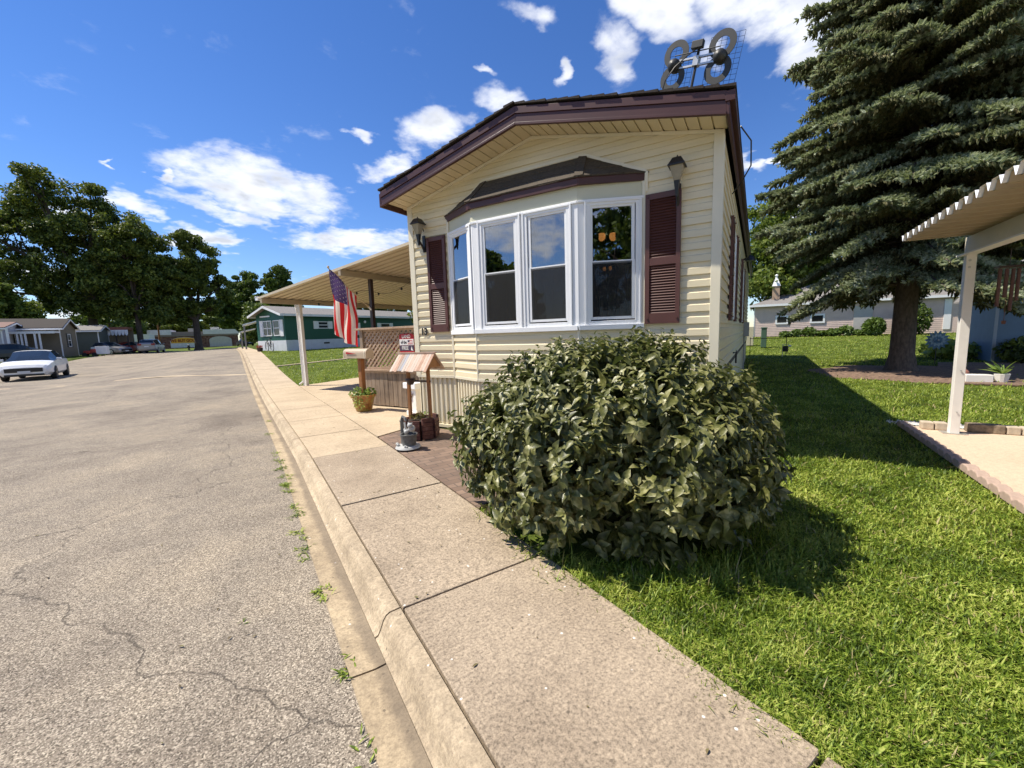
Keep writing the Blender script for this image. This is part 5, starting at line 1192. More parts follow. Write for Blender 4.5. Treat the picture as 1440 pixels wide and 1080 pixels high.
# ------------------------------------------------------------------ spruce
def spruce():
    base=HG(8.25,10.72); t=thing('spruce_tree','massive blue green spruce with drooping layered boughs beside the garage lawn','spruce',base,0)
    r=np.random.default_rng(77); rnd=random.Random(77)
    mb=MB(); mb.tube([(0,0,-.1),(0,0,.12),(0,0,.5),(0,0,2),(.05,0,7),(0,0,13),(0,0,20)],[.46,.35,.28,.25,.20,.13,.02],14,cap=False); mk('trunk',mb,M['bark2'],t,smooth=True)
    bb_=MB(); PP=[];DD=[];LL=[];MI=[]
    z=2.75
    while z<19.0:
        Rm=np.interp(z,[2.2,4.2,6.3,7.5,9.2,11,15,19.5],[2.4,3.25,3.65,3.3,2.8,2.25,1.4,.2]); nb=15 if z<12 else 9
        a0=rnd.uniform(0,6.28)
        for k in range(nb):
            a=a0+2*PI*k/nb+rnd.uniform(-.22,.22); Lb=Rm*rnd.uniform(.70,1.06); zz=z+rnd.uniform(-.38,.38)
            # skip boughs on the far side high detail: fewer sprays
            dirx,diry=math.cos(a),math.sin(a)
            droop=(rnd.uniform(.18,.55)+(.16 if z<3.6 else 0))*Lb
            pts=[]
            for s in np.linspace(0,1,9):
                rad=Lb*s; h=zz+.16*Lb*math.sin(s*PI*.55)-droop*s**1.5+.16*Lb*max(0,s-.72)**1.3*2
                pts.append(Vector((dirx*rad,diry*rad,h)))
            bb_.tube(pts,[.045*(1-.85*i/8)+.006 for i in range(9)],5,cap=False)
            side=Vector((-diry,dirx,0)); ntw=int(Lb/.085)
            for i in range(ntw):
                s=.16+.84*(i+rnd.random()*.7)/ntw; s=min(s,1); f=s*8; i0=min(int(f),7); p=pts[i0].lerp(pts[i0+1],f-i0)
                for sg in(-1,1):
                    tl=(.20+.56*(1-s)**.7*min(1,s*3.2))*rnd.uniform(.6,1.25)*(Lb/3.0)**.5
                    dr=(Vector((dirx,diry,0))*rnd.uniform(.5,.9)+side*sg*rnd.uniform(.5,1.0)); dr.normalize()
                    nsp=max(2,int(tl/.055))
                    for q in range(nsp):
                        u=(q+.5)/nsp; pp=p+dr*tl*u+Vector((0,0,-.42*tl*u*u-.02))
                        PP.append((pp.x,pp.y,pp.z)); d2=dr+Vector((rnd.uniform(-.7,.7),rnd.uniform(-.7,.7),rnd.uniform(-.45,.75))); 
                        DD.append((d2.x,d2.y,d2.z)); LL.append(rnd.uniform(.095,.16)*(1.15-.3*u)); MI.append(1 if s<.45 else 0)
                        if rnd.random()<.4:
                            PP.append((pp.x+rnd.uniform(-.04,.04),pp.y+rnd.uniform(-.04,.04),pp.z+.03)); DD.append((d2.x,d2.y,.6)); LL.append(rnd.uniform(.07,.12)); MI.append(0)
                        if rnd.random()<.75:
                            PP.append((pp.x,pp.y,pp.z-.02)); DD.append((d2.x*.4,d2.y*.4,-.9)); LL.append(rnd.uniform(.07,.13)); MI.append(1)
        z+=.42 if z<12 else .55
    mk('boughs',bb_,M['bark2'],t)
    P=np.array(PP);D=np.array(DD);D/=np.linalg.norm(D,axis=1)[:,None];L=np.array(LL);n=len(P)
    A=np.cross(D,r.normal(size=(n,3)));A/=np.linalg.norm(A,axis=1)[:,None];B=np.cross(D,A)
    V=[];Fo=[]
    w=L*.21
    vs=[];fs=[];k=0
    for j,an in enumerate((0,PI/3,2*PI/3)):
        S=A*math.cos(an)+B*math.sin(an)
        vs+= [P-D*(L*.1)[:,None]-S*(w*.55)[:,None],P+D*(L*.35)[:,None]-S*w[:,None],P+D*L[:,None]-S*(w*.18)[:,None],P+D*L[:,None]+S*(w*.18)[:,None],P+D*(L*.35)[:,None]+S*w[:,None],P-D*(L*.1)[:,None]+S*(w*.55)[:,None]]
        o=6*j; fs+=[(o,o+1,o+4,o+5),(o+1,o+2,o+3,o+4)]
    V=np.stack(vs,1).reshape(-1,3); F=np.array(fs); FF=(np.arange(n)[:,None,None]*18+F[None]).reshape(-1,4)
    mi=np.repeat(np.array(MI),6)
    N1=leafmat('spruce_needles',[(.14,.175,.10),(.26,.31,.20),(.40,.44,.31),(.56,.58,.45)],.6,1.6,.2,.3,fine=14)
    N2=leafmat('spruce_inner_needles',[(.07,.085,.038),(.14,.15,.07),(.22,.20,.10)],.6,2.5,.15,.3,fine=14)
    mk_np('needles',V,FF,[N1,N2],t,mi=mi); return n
NS=spruce(); print('spruce sprigs',NS,'grass',NG)
# ------------------------------------------------------------------ right side: carport, shed, garage
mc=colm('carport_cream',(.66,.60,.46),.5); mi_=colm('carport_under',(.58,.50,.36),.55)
cp=thing('carport','white corrugated carport roof on a white post over the right driveway','carport',HF(0,0,0),HR)
mb=MB(); X0,X1=6.27,10.6; Y0,Y1=-4.6,2.30; w=.205; n=int((Y1-Y0)/w); prof=[]
def cz(x): return 2.49-.012*(x-X0)
for k in range(n):
    y=Y1-k*w; prof+=[(y,.0),(y-w*.30,.0),(y-w*.44,-.065),(y-w*.62,-.065),(y-w*.76,.0)]
prof.append((Y1-n*w,0))
for (ya_,za),(yb,zb_) in zip(prof[:-1],prof[1:]):
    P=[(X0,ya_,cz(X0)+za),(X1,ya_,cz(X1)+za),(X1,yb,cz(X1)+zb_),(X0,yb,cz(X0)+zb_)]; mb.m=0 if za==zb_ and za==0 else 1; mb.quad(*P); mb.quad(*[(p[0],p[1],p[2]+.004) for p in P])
mk('roof_panel',mb,[mi_,colm('carport_rib_shade',(.40,.32,.21),.6)],cp,fix=False)  # second tan darkens rib sides and valleys, painted shade that makes ribs readable
mb=MB(); nn_=[]
for k in range(n):
    y=Y1-k*w; nn_+=[(y,.014),(y-w*.30,.014),(y-w*.5,-.060),(y-w*.56,-.060),(y-w*.76,.014)]
nn_.append((Y1-n*w,.014))
for (ya_,za),(yb,zb_) in zip(nn_[:-1],nn_[1:]):
    mb.quad((X0-.03,ya_,cz(X0)+za),(X0+.12,ya_,cz(X0)+za),(X0+.12,yb,cz(X0)+zb_),(X0-.03,yb,cz(X0)+zb_))
mk('edge_flashing',mb,M['white'],cp,fix=False)
mb=MB(); mb.beam((6.88,2.36,2.315),(6.88,-4.6,2.315),.055,.20); mk('beam',mb,mc,cp)
mb=MB(); mb.beam((6.86,2.40,2.205),(6.86,-4.6,2.205),.13,.018); mk('flange',mb,M['whitepaint'],cp)
mb=MB(); mb.bb(6.84,6.93,2.235,2.325,.0,2.20); mk('post',mb,M['whitepaint'],cp,bevel=.004)
mb=MB(); mb.bb(6.77,7.0,2.20,2.36,.001,.012); 
for y in(.8,.28): mb.tube([(6.885,2.23,y),(6.885,2.222,y)],.009,6)
for z in(2.13,2.05): mb.tube([(6.87,2.236,z),(6.87,2.228,z)],.014,8)
mk('base_plate',mb,M['steel'],cp)
# wind chimes
wc=thing('wind_chime','brown wooden wind chime hanging from the carport beam by the post','wind chime',HF(7.12,2.0,2.20),HR)
mb=MB(); mb.tube([(0,0,0),(0,0,-.18)],.004,5); mb.box((0,0,-.2),(.20,.14,.02)); mk('top_board',mb,M['post_dark'],wc)
cbr=colm('chime_brown',(.10,.035,.02),.5)
for dx,l in((-.08,.42),(-.02,.32),(.04,.47),(.09,.36)):
    mb=MB(); mb.tube([(dx,.02*(dx*20),-.22),(dx,.02*(dx*20),-.22-l)],.017,8); mk('tube',mb,cbr,wc)
mb=MB(); mb.tube([(0,0,-.2),(0,0,-.80)],.003,4); mb.prism([(-.02,-.80),(.02,-.80),(.015,-.84),(-.015,-.84)],lambda a,b,h:(a,h,b),-.003,.003); mk('clapper',mb,cbr,wc)
# edging pieces, gravel strip, wall blocks
for k in range(46):
    y=2.5-k*.19
    if y<-6: break
    if k==0: 
        proto=thing('edging_block','tan scalloped concrete edging piece in the row bordering the right driveway','edging',HF(6.46,y,0),HR,'scalloped edging blocks along the driveway')
        mb=MB(); pr=[(-.09,0),(.09,0),(.09,.045),(.06,.07),(.03,.078),(0,.075),(-.03,.078),(-.06,.07),(-.09,.045)]
        mb.prism(pr,lambda a,b,h:(h,a,b),-.045,.04); mk('block',mb,M['edging'],proto,bevel=.008)
    else:
        c=copy_tree(proto); c.location=HF(6.46,y,0)
o=drape('gravel_strip',[(6.5,2.95),(6.5,2.72),(12,2.42),(12,2.72)],10,2,.0,M['gravel_w'],.04); tag(o,kind='structure')
def gravel():
    mb=MB()
    for k in range(900):
        x=random.uniform(6.35,11); y=2.82-(x-6.2)*.045+random.gauss(0,.08); p=HG(x,y); s=random.uniform(.010,.024)
        a=random.uniform(0,3); 
        vs=[(p.x+s*math.cos(a+q*2.09),p.y+s*math.sin(a+q*2.09),p.z+.0) for q in range(3)]+[(p.x+random.uniform(-.3,.3)*s,p.y,p.z+s*random.uniform(.6,1.1))]
        mb.add(vs,[(0,1,3),(1,2,3),(2,0,3)])
    tag(mk('white_gravel',mb,M['gravel_w'],fix=False),'loose white gravel strip at the end of the right driveway','gravel',kind='stuff')
gravel()
bx=[('block',.13,.10),('block',.13,.10),('gap',.17,0),('stone',.34,.11),('block',.13,.10),('block',.14,.10),('block',.30,.11),('stone',.30,.10),('block',.16,.10),('block',.3,.1)]
x=6.62
labs=['small tan concrete block left of the carport post','square tan concrete block touching the carport post','','long rough faced stone block right of the carport post','small tan block right of the rough stone','tan block at the end of the near wall row','long tan wall block further right','rough wall stone at the far right','small block beyond the frame edge','long block beyond the frame edge']
for (kd,w_,h_),lb in zip(bx,labs):
    if kd!='gap':
        mb=MB(); mb.box((0,0,h_/2),(w_-.01,.13,h_)); o=mk('wall_block' if kd=='block' else 'wall_stone',mb,M['block' if kd=='block' else 'stone'],bevel=.012)
        place(o,HF(x+w_/2,2.47,0),HR-.03); tag(o,lb,'block','landscape blocks along the driveway end')
    x+=w_
# mulch ring
def mulch():
    mb=MB(); c=HF(8.25,10.3); n=40; o=0; mb.v.append((c.x,c.y,float(G(c.x,c.y))+.02))
    for rr in(.5,1.0):
        for k in range(n):
            a=2*PI*k/n; q=(2.1+.15*math.sin(7*a))*rr; p=HF(8.25+q*math.cos(a),10.3+q*.95*math.sin(a)); mb.v.append((p.x,p.y,float(G(p.x,p.y))+(.02 if rr<1 else -.02)))
    for k in range(n): mb.f.append((0,1+k,1+(k+1)%n)); mb.mi.append(0); mb.f.append((1+k,1+n+k,1+n+(k+1)%n,1+(k+1)%n)); mb.mi.append(0)
    tag(mk('mulch_bed',mb,M['mulch'],fix=False),kind='structure')
mulch()
# garage house
gz=.74
def sided(mb,p,q,z0,z1,lap=.11,out=.012):
    fn,L=frame2(p,q); k=z0
    while k<z1-.01:
        t=min(k+lap,z1); mb.quad(fn(0,out,k),fn(L,out,k),fn(L,0,t),fn(0,0,t)); mb.quad(fn(0,0,k),fn(L,0,k),fn(L,out,k),fn(0,out,k)); k+=lap
gh=thing('garage','pinkish tan sided garage with a low grey hip roof and brick chimney behind the lawn','garage',HF(4.5,28,gz),HR)
mb=MB(); Lg,Dg=9.9,7; sided(mb,(0,0),(Lg,0),0,2.1); sided(mb,(Lg,0),(Lg,Dg),0,2.1); sided(mb,(0,Dg),(0,0),0,2.1); mk('wall',mb,colm('pink_siding',(.62,.49,.43),.6),gh,fix=False)
mb=MB(); e=.28; a,b,c,d=(-e,-e,2.10),(Lg+e,-e,2.10),(Lg+e,Dg+e,2.10),(-e,Dg+e,2.10); r1,r2=(3.5,3.5,3.55),(Lg-3.3,3.5,3.55)
mb.add([a,b,c,d,r1,r2],[(0,1,5,4),(1,2,5),(2,3,4,5),(3,0,4),(0,3,2,1)]); mk('roof',mb,M['shingle_grey'],gh)
mb=MB(); mb.bb(-e,Lg+e,-e-.03,-e+.01,1.98,2.12); mb.bb(-e-.02,-e+.02,-e,Dg+e,1.98,2.12); mb.bb(-.02,.03,-.03,0.02,0,2.0); mk('fascia',mb,M['white'],gh)
mb=MB(); mb.bb(1.0,1.42,.6,1.0,2.2,3.35); bkm=shingle('chimney_brick',(.34,.22,.15),(.46,.33,.23),(1,1,1),.09); mk('chimney',mb,bkm,gh)
mb=MB(); mb.add([(.96,.56,3.35),(1.46,.56,3.35),(1.46,1.04,3.35),(.96,1.04,3.35),(1.13,.72,3.85),(1.29,.72,3.85),(1.29,.88,3.85),(1.13,.88,3.85)],[(0,1,2,3),(4,5,6,7),(0,1,5,4),(1,2,6,5),(2,3,7,6),(3,0,4,7)]); mb.lathe([(.07,3.85),(.07,4.05),(.12,4.06),(.02,4.15)],(1.21,.8,0),10); mk('chimney_cap',mb,M['white'],gh)
for x,wd,z0,z1 in((1.22,.72,.78,1.36),(3.1,.78,.78,1.36)):
    mb=MB(); 
    for q in((x,x+.1,z0,z1),(x+wd-.1,x+wd,z0,z1),(x+.1,x+wd-.1,z0,z0+.1),(x+.1,x+wd-.1,z1-.1,z1)): mb.bb(q[0],q[1],-.06,.0,q[2],q[3])
    w_=mk('window',mb,M['white'],gh); mb=MB(); mb.bb(x+.1,x+wd-.1,-.03,-.018,z0+.1,z1-.1); mk('pane',mb,colm('dark_pane',(.02,.022,.025),.1),w_)
mb=MB(); mb.bb(5.3,6.2,-.05,0.,.1,1.75); dr=mk('door',mb,colm('door_grey',(.45,.44,.42),.5),gh)
mb=MB(); mb.bb(9.3,9.6,-.05,0,.2,1.9); mk('side_panel',mb,M['white'],gh)
# blue shed
sh=thing('garden_shed','blue barn style garden shed with a grey gambrel roof behind the carport post','shed',HF(10.85,13.2,.12),HR)
BS=colm('shed_blue',(.12,.20,.29),.55); mb=MB(); Wx,Dy=3.0,2.7
sided(mb,(0,0),(Wx,0),0,1.95,.10); sided(mb,(0,Dy),(0,0),0,1.95,.10); sided(mb,(Wx,0),(Wx,Dy),0,1.95,.10); sided(mb,(Wx,Dy),(0,Dy),0,1.95,.10)
for y in(.0,Dy-.02): mb.prism([(0,1.95),(Wx,1.95),(Wx-.55,2.75),(Wx/2,3.15),(.55,2.75)],lambda a,b,h:(a,h,b),y,y+.02)
mk('wall',mb,[BS],sh,fix=False)
mb=MB(); pr=[(-.12,1.88),(.50,2.80),(Wx/2,3.22),(Wx-.50,2.80),(Wx+.12,1.88)]
for (a,za),(b,zb_) in zip(pr[:-1],pr[1:]): mb.prism([(a,za),(b,zb_),(b,zb_+.05),(a,za+.05)],lambda p,q,h:(p,h,q),-.15,Dy+.15)
mk('roof',mb,M['shingle_grey'],sh)
mb=MB()
for (a,za),(b,zb_) in zip(pr[:-1],pr[1:]): mb.prism([(a,za-.07),(b,zb_-.07),(b,zb_+.01),(a,za+.01)],lambda p,q,h:(p,h,q),-.18,-.15)
mb.bb(-.02,.05,-.025,-.0,0,1.95); mb.bb(1.5,1.6,-.03,0,0,1.9); mk('trim',mb,colm('shed_trim',(.35,.40,.46),.5),sh)
mb=MB(); mb.bb(.75,1.5,-.03,-.0,.05,1.85); mk('door',mb,BS,sh)
# shrubs and plants
SHR=leafmat('shrub_leaves',[(.05,.09,.015),(.10,.16,.03),(.18,.25,.06)],.5,5,.25)
def shrub(lx,ly,r_,h,lab,nl,size,mat,grp=None,seed=0,cat='shrub'):
    p=HG(lx,ly); t=thing('shrub',lab,cat,p,0,grp); leafclump('foliage',(0,0,h*.5),r_,r_,h*.55,nl,size,mat,t,.0,.2,seed)
    mb=MB()
    for k in range(5): a=k*1.3; mb.tube([(0,0,0),(math.cos(a)*r_*.5,math.sin(a)*r_*.5,h*.6)],[.02,.008],4)
    mk('stem',mb,M['bark'],t)
shrub(10.6,26.9,.55,1.0,'rounded green shrub against the garage wall right of the door',2600,.16,SHR,None,1)
shrub(12.3,26.8,.75,1.7,'taller darker shrub near the right end of the garage wall',2000,.16,LEAFM,None,2)
for k in range(7): shrub(6.3+k*.62,27.4+.1*(k%2),.40,.32+.12*(k%3),'low clump of leafy perennials along the garage wall base',420,.18,SHR,'perennials along the garage wall',10+k,'plant')
HST=leafmat('hosta_leaves',[(.20,.27,.05),(.34,.42,.10),(.5,.55,.22)],.45,6,.3)
shrub(10.2,14.6,.62,.55,'pale yellow green hosta clump near the shed and tree',520,.20,HST,None,30,'plant'); shrub(11.0,14.4,.55,.5,'second pale hosta clump right against the shed wall',420,.20,HST,None,31,'plant')
shrub(11.4,12.9,.6,.7,'dark shaded shrub at the shed corner',800,.14,LEAFD,None,32)
# pinwheel
pw=thing('pinwheel','blue metal garden pinwheel flower on a stake beside the spruce trunk','pinwheel',HG(9.4,12.4),HR)
mb=MB(); mb.tube([(0,0,0),(0,0,.72)],.012,5); mb.tube([(0,0,.12),(-.16,0,.3)],.008,4); mb.tube([(0,0,.12),(.16,0,.3)],.008,4); mk('stake',mb,M['black'],pw)
mb=MB()
for ring,(ra,rb,n) in enumerate(((.06,.30,14),(.03,.2,12),(.0,.12,9))):
    mb.m=ring%2
    for k in range(n):
        a=2*PI*k/n+ring*.2; d=Vector((math.cos(a),0,math.sin(a)));s=Vector((-math.sin(a),0,math.cos(a))); c=Vector((0,-.02-.025*ring,.74))
        mb.quad(c+d*ra,c+d*(ra+rb)*.55+s*.05+Vector((0,-.02,0)),c+d*rb,c+d*(ra+rb)*.55-s*.05)
mk('petals',mb,[colm('pin_blue',(.13,.25,.42),.4),colm('pin_light',(.35,.50,.62),.4)],pw,fix=False)
mb=MB(); mb.lathe([(.001,-.03),(.03,0),(.001,.03)],(0,-.12,.74),8); mk('centre',mb,M['white'],pw)
# shepherd hook
hk=thing('shepherd_hook','thin black shepherd hook standing just left of the carport post','garden hook',HG(9.9,12.7),HR)
mb=MB(); mb.tube([(0,0,0),(0,0,1.55),(.04,0,1.66),(.13,0,1.68),(.18,0,1.6),(.16,0,1.52)],.011,6); mk('rod',mb,M['black'],hk,smooth=True)
# planter with leafy plant + round ornament
pt_=thing('planter_box','white stone trough planter with an upright green leafy plant on the dark border bed','planter',HG(9.25,8.45),HR)
mb=MB(); mb.bb(-.42,.02,-.12,.12,0,.17); mk('trough',mb,M['whitepaint'],pt_,bevel=.01)
mb=MB(); mb.lathe([(.09,0),(.13,.19),(.12,.19)],(.18,0,0),12); mk('pot',mb,M['whitepaint'],pt_)
r=np.random.default_rng(3); nl=14; an=r.uniform(0,6.28,nl); el_=r.uniform(.5,1.3,nl); D=np.stack([np.cos(an)*np.cos(el_),np.sin(an)*np.cos(el_),np.sin(el_)],1)
leaf_instances('leaves',np.tile([.18,0,.18],(nl,1)).astype(float),D,np.tile([0,0,1.],(nl,1))+r.normal(size=(nl,3))*.3,r.uniform(.22,.42,nl),np.full(nl,.09),LG,pt_,.2,.25)
ob=thing('clay_ball','round terracotta garden ball behind the white trough','ornament',HG(8.95,8.9),HR); mb=MB(); blob(mb,(0,0,.13),.12); mk('ball',mb,colm('terracotta',(.30,.13,.09),.8),ob,smooth=True)
o=drape('border_bed',[(8.3,8.1),(14.5,7.2),(15.5,12.5),(9.6,12.9)],8,6,.012,M['mulch'],.03); tag(o,kind='structure')
# utility items by the side wall
ub=thing('utility_pedestal','green metal utility pedestal standing on the grass behind the mobile home side','utility box',HG(5.0,19.4),HR)
mb=MB(); mb.bb(-.12,.12,-.2,.2,0,.95); mk('cabinet',mb,colm('util_green',(.07,.13,.09),.5),ub,bevel=.02); mb=MB(); mb.bb(-.14,.14,-.22,.22,.95,1.0); mk('lid',mb,colm('util_green2',(.10,.17,.12),.5),ub,bevel=.01)
u2=thing('air_vent_box','beige utility cabinet standing left of the green pedestal','utility box',HG(4.35,20.6),HR); mb=MB(); mb.bb(-.25,.2,-.2,.2,0,1.0); mk('cabinet',mb,colm('util_beige',(.55,.50,.36),.5),u2,bevel=.02)
gt=thing('low_rail','thin black low metal rail across the shaded grass beside the home','rail',HF(4.45,15.0,.0),HR)
gzr=float(G(HF(4.5,15).x,HF(4.5,15).y)); mb=MB(); mb.tube([(0,0,gzr+.75),(1.3,0,gzr+.75)],.013,6); 
for x in(.02,1.28): mb.tube([(x,0,gzr),(x,0,gzr+.8)],.013,6)
mk('bar',mb,M['black'],gt)
gm=thing('gas_meter','small dark gas meter with white fittings at the end of the low rail','gas meter',HG(5.7,14.8),HR)
mb=MB(); mb.bb(-.09,.09,-.08,.08,.22,.45); mk('meter_body',mb,M['darkplastic'],gm,bevel=.03); mb=MB(); mb.tube([(-.1,0,0),(-.1,0,.5),(.1,0,.5),(.1,0,.42)],.014,6); mk('pipe',mb,M['steel'],gm); mb=MB(); mb.lathe([(.05,0),(.06,.03),(.03,.06)],(.14,-.05,.42),8); mk('dial',mb,M['white'],gm)
sd_=thing('side_lamp','small dark lamp mounted under the eave on the right side wall','lamp',HF(WD+.02,6.2,2.95),HR)
mb=MB(); mb.tube([(0,0,0),(.16,0,.06)],.02,6); mk('arm',mb,M['black'],sd_); mb=MB(); mb.lathe([(.11,-.07),(.09,0),(.03,.05)],(.16,0,.04),12); mk('shade',mb,M['black'],sd_,smooth=True)
# ------------------------------------------------------------------ green mobile home down the street
GB=.72; gx0,gx1=-28.2,-24.53; gy=12.55
gm_=colm('green_siding',(.012,.085,.045),.5); gw=colm('white_trim_far',(.74,.74,.75),.5)
gr=thing('green_mobile_home','dark green mobile home with white shutters and white skirting down the street','mobile home',HF(gx0,gy,GB),HR)
Wg,Lg=3.67,15.
mb=MB(); sided(mb,(0,0),(Wg,0),.78,2.66,.13); sided(mb,(Wg,0),(Wg,Lg),.78,2.66,.13); sided(mb,(0,Lg),(0,0),.78,2.66,.13); sided(mb,(Wg,Lg),(0,Lg),.78,2.66,.13)
for y in(0,Lg-.02): mb.prism([(0,2.66),(Wg,2.66),(Wg/2,3.22)],lambda a,b,h:(a,h,b),y,y+.02)
mk('wall',mb,gm_,gr,fix=False)
mb=MB(); mb.bb(-.02,Wg+.02,-.02,Lg+.02,-.6,.78); mk('skirting',mb,colm('white_skirt_far',(.62,.63,.66),.6),gr)
mb=MB(); e=.3
for a,b in(((-e,2.62),(Wg/2,3.27)),((Wg/2,3.27),(Wg+e,2.62))): mb.prism([a,b,(b[0],b[1]+.05),(a[0],a[1]+.05)],lambda p,q,h:(p,h,q),-.45,Lg+.2)
mk('roof',mb,M['shingle_grey'],gr)
mb=MB()
for a,b in(((-e,2.50),(Wg/2,3.15)),((Wg/2,3.15),(Wg+e,2.50))): mb.prism([a,b,(b[0],b[1]+.15),(a[0],a[1]+.15)],lambda p,q,h:(p,h,q),-.48,-.45)
mb.bb(Wg+e,Wg+e+.03,-.48,Lg+.2,2.50,2.66); mb.bb(-e-.03,-e,-.48,Lg+.2,2.50,2.66); mb.bb(.6,1.9,-.05,-.02,2.52,2.62); mk('fascia',mb,gw,gr)
pane=colm('far_pane',(.03,.035,.04),.08)
def fwin(par,fn,s0,s1,z0,z1,nb=1,sh=0):
    def bx(mb,a,b,o0,o1,c,d): mb.add([fn(s,o,z) for s in(a,b) for o in(o0,o1) for z in(c,d)],[(0,1,3,2),(4,6,7,5),(0,4,5,1),(2,3,7,6),(0,2,6,4),(1,5,7,3)])
    mb=MB(); t=.06
    bx(mb,s0,s0+t,0,.05,z0,z1);bx(mb,s1-t,s1,0,.05,z0,z1);bx(mb,s0+t,s1-t,0,.05,z0,z0+t);bx(mb,s0+t,s1-t,0,.05,z1-t,z1);bx(mb,s0+t,s1-t,0,.045,(z0+z1)/2-.03,(z0+z1)/2+.03)
    for k in range(1,nb): s=s0+(s1-s0)*k/nb; bx(mb,s-.03,s+.03,0,.051,z0+t,z1-t)
    w=mk('window',mb,gw,par); mb=MB(); bx(mb,s0+t,s1-t,.012,.02,z0+t,z1-t); mk('pane',mb,pane,w)
    if sh:
        for a,b in((s0-sh-.02,s0-.02),(s1+.02,s1+sh+.02)): mb=MB(); bx(mb,a,b,.0,.05,z0-.02,z1+.02); mk('shutter',mb,gw,par)
f1,_=frame2((0,0),(Wg,0)); f2,_=frame2((Wg,0),(Wg,Lg))
fwin(gr,f1,.9,2.02,1.12,2.25,2); fwin(gr,f1,2.25,3.05,1.12,2.25,1)
for a,b in((.48,.86),(3.1,3.5)): mb=MB(); mb.bb(a,b,-.06,0,1.08,2.27); mk('shutter',mb,gw,gr)
fwin(gr,f2,2.6,3.5,1.60,2.15,1,.35); fwin(gr,f2,5.2,6.15,1.05,2.05,1,.4); fwin(gr,f2,8.8,9.9,1.35,2.05,1,.35)
mb=MB(); mb.bb(Wg+.02,Wg+.03,3.0,3.5,.42,.55); mk('vent',mb,M['darkplastic'],gr)
mb=MB(); mb.lathe([(.08,-.1),(.1,.05),(.02,.12)],(Wg+.14,7.0,2.15),8); mk('wall_light',mb,gw,gr)
# porch structures just behind
pc=thing('porch','small porch with white awnings and grey posts left of the green home','porch',(.6,46,.78),0)
mb=MB(); mb.prism([(-.5,2.2),(1.3,2.75),(1.3,2.85),(-.5,2.32)],lambda a,b,h:(a,h,b),0,4); mb.prism([(-.8,1.65),(.6,2.0),(.6,2.1),(-.8,1.76)],lambda a,b,h:(a,h,b),5,8); mk('awning',mb,gw,pc)
for x,y in((-.4,.1),(1.15,.1),(-.7,5.2)): mb=MB(); mb.bb(x-.07,x+.07,y-.07,y+.07,0,2.2 if y<1 else 1.7); mk('post',mb,colm('grey_post',(.22,.21,.2),.6),pc)
mb=MB(); mb.bb(1.2,3.5,.3,4,0,2.3); mk('wall',mb,colm('grey_siding_far',(.18,.17,.16),.6),pc)
# bicycle
bk_=thing('bicycle','dark bicycle leaning against the front of the green home','bicycle',(1.5,33.1,.76),R(14))
for y in(-.52,.52):
    mb=MB(); n=24
    ring=[(0,y+.33*math.cos(2*PI*k/n),.34+.33*math.sin(2*PI*k/n)) for k in range(n+1)]; mb.tube(ring,.022,6,cap=False); w=mk('wheel',mb,M['black'],bk_)
    mb=MB()
    for k in range(8): mb.tube([(0,y,.34),(0,y+.31*math.cos(k*PI/4),.34+.31*math.sin(k*PI/4))],.006,4)
    mk('spokes',mb,M['steel'],w)
mb=MB(); A=(0,-.52,.34);B=(0,-.1,.33);Cc=(0,-.25,.78);D=(0,.38,.82);E=(0,.52,.34)
for p,q in((A,B),(A,Cc),(B,Cc),(B,D),(Cc,D),(D,E)): mb.tube([p,q],.018,6)
mk('frame',mb,M['black'],bk_); mb=MB(); mb.tube([D,(0,.35,.98),(-.25,.3,1.02)],.014,6); mb.tube([(0,.35,.98),(.25,.3,1.02)],.014,6); mk('handlebar',mb,M['black'],bk_)
mb=MB(); mb.box((0,-.28,.87),(.14,.26,.06)); mk('saddle',mb,M['black'],bk_,bevel=.02)
fd=thing('flower_barrel','low red flower tub at the sidewalk edge by the green home','flower tub',(.95,34.3,.76),0)
mb=MB(); mb.lathe([(.16,0),(.2,.25),(.18,.25)],(0,0,0),12); mk('tub',mb,M['post_dark'],fd); leafclump('flowers',(0,0,.32),.24,.24,.14,120,.09,leafmat('red_flowers',[(.05,.08,.02),(.3,.04,.03),(.5,.05,.04)],.6,20,.2),fd,.2,0,2)
# ------------------------------------------------------------------ far left homes
def home(name,lab,x,y,Lx,Dy,he,hp,wall,trim,base=.6,low=None,roofm=None,cat='mobile home'):
    """long side along -x from the corner (x,y); gable end faces +x"""
    t=thing(name,lab,cat,(x,y,base),0)
    mb=MB(); sided(mb,(-Lx,0),(0,0),.5 if low else .0,he,.16); sided(mb,(0,0),(0,Dy),.5 if low else 0,he,.16); sided(mb,(0,Dy),(-Lx,Dy),0,he,.16)
    mb.prism([(0,he),(Dy,he),(Dy/2,hp)],lambda a,b,h:(h,a,b),-.02,0); mk('wall',mb,wall,t,fix=False)
    if low: mb=MB(); mb.bb(-Lx,.01,-.01,Dy+.01,-.4,.9); mk('lower_wall',mb,low,t)
    else: mb=MB(); mb.bb(-Lx,.0,.0,Dy,-.5,.0); mk('skirting',mb,wall,t)
    mb=MB()
    for a,b in(((-.3,he-.05),(Dy/2,hp+.05)),((Dy/2,hp+.05),(Dy+.3,he-.05))): mb.prism([a,b,(b[0],b[1]+.07),(a[0],a[1]+.07)],lambda p,q,h:(h,p,q),-Lx-.2,.3)
    mk('roof',mb,roofm or M['shingle'],t)
    mb=MB()
    for a,b in(((-.3,he-.18),(Dy/2,hp-.08)),((Dy/2,hp-.08),(Dy+.3,he-.18))): mb.prism([a,b,(b[0],b[1]+.14),(a[0],a[1]+.14)],lambda p,q,h:(h,p,q),.3,.33)
    mb.bb(-Lx,.3,-.33,-.30,he-.18,he-.04); mb.bb(-.06,.03,-.03,.03,0,he); mb.bb(-.03,.03,Dy-.03,Dy+.03,0,he); mk('fascia',mb,trim,t)
    return t
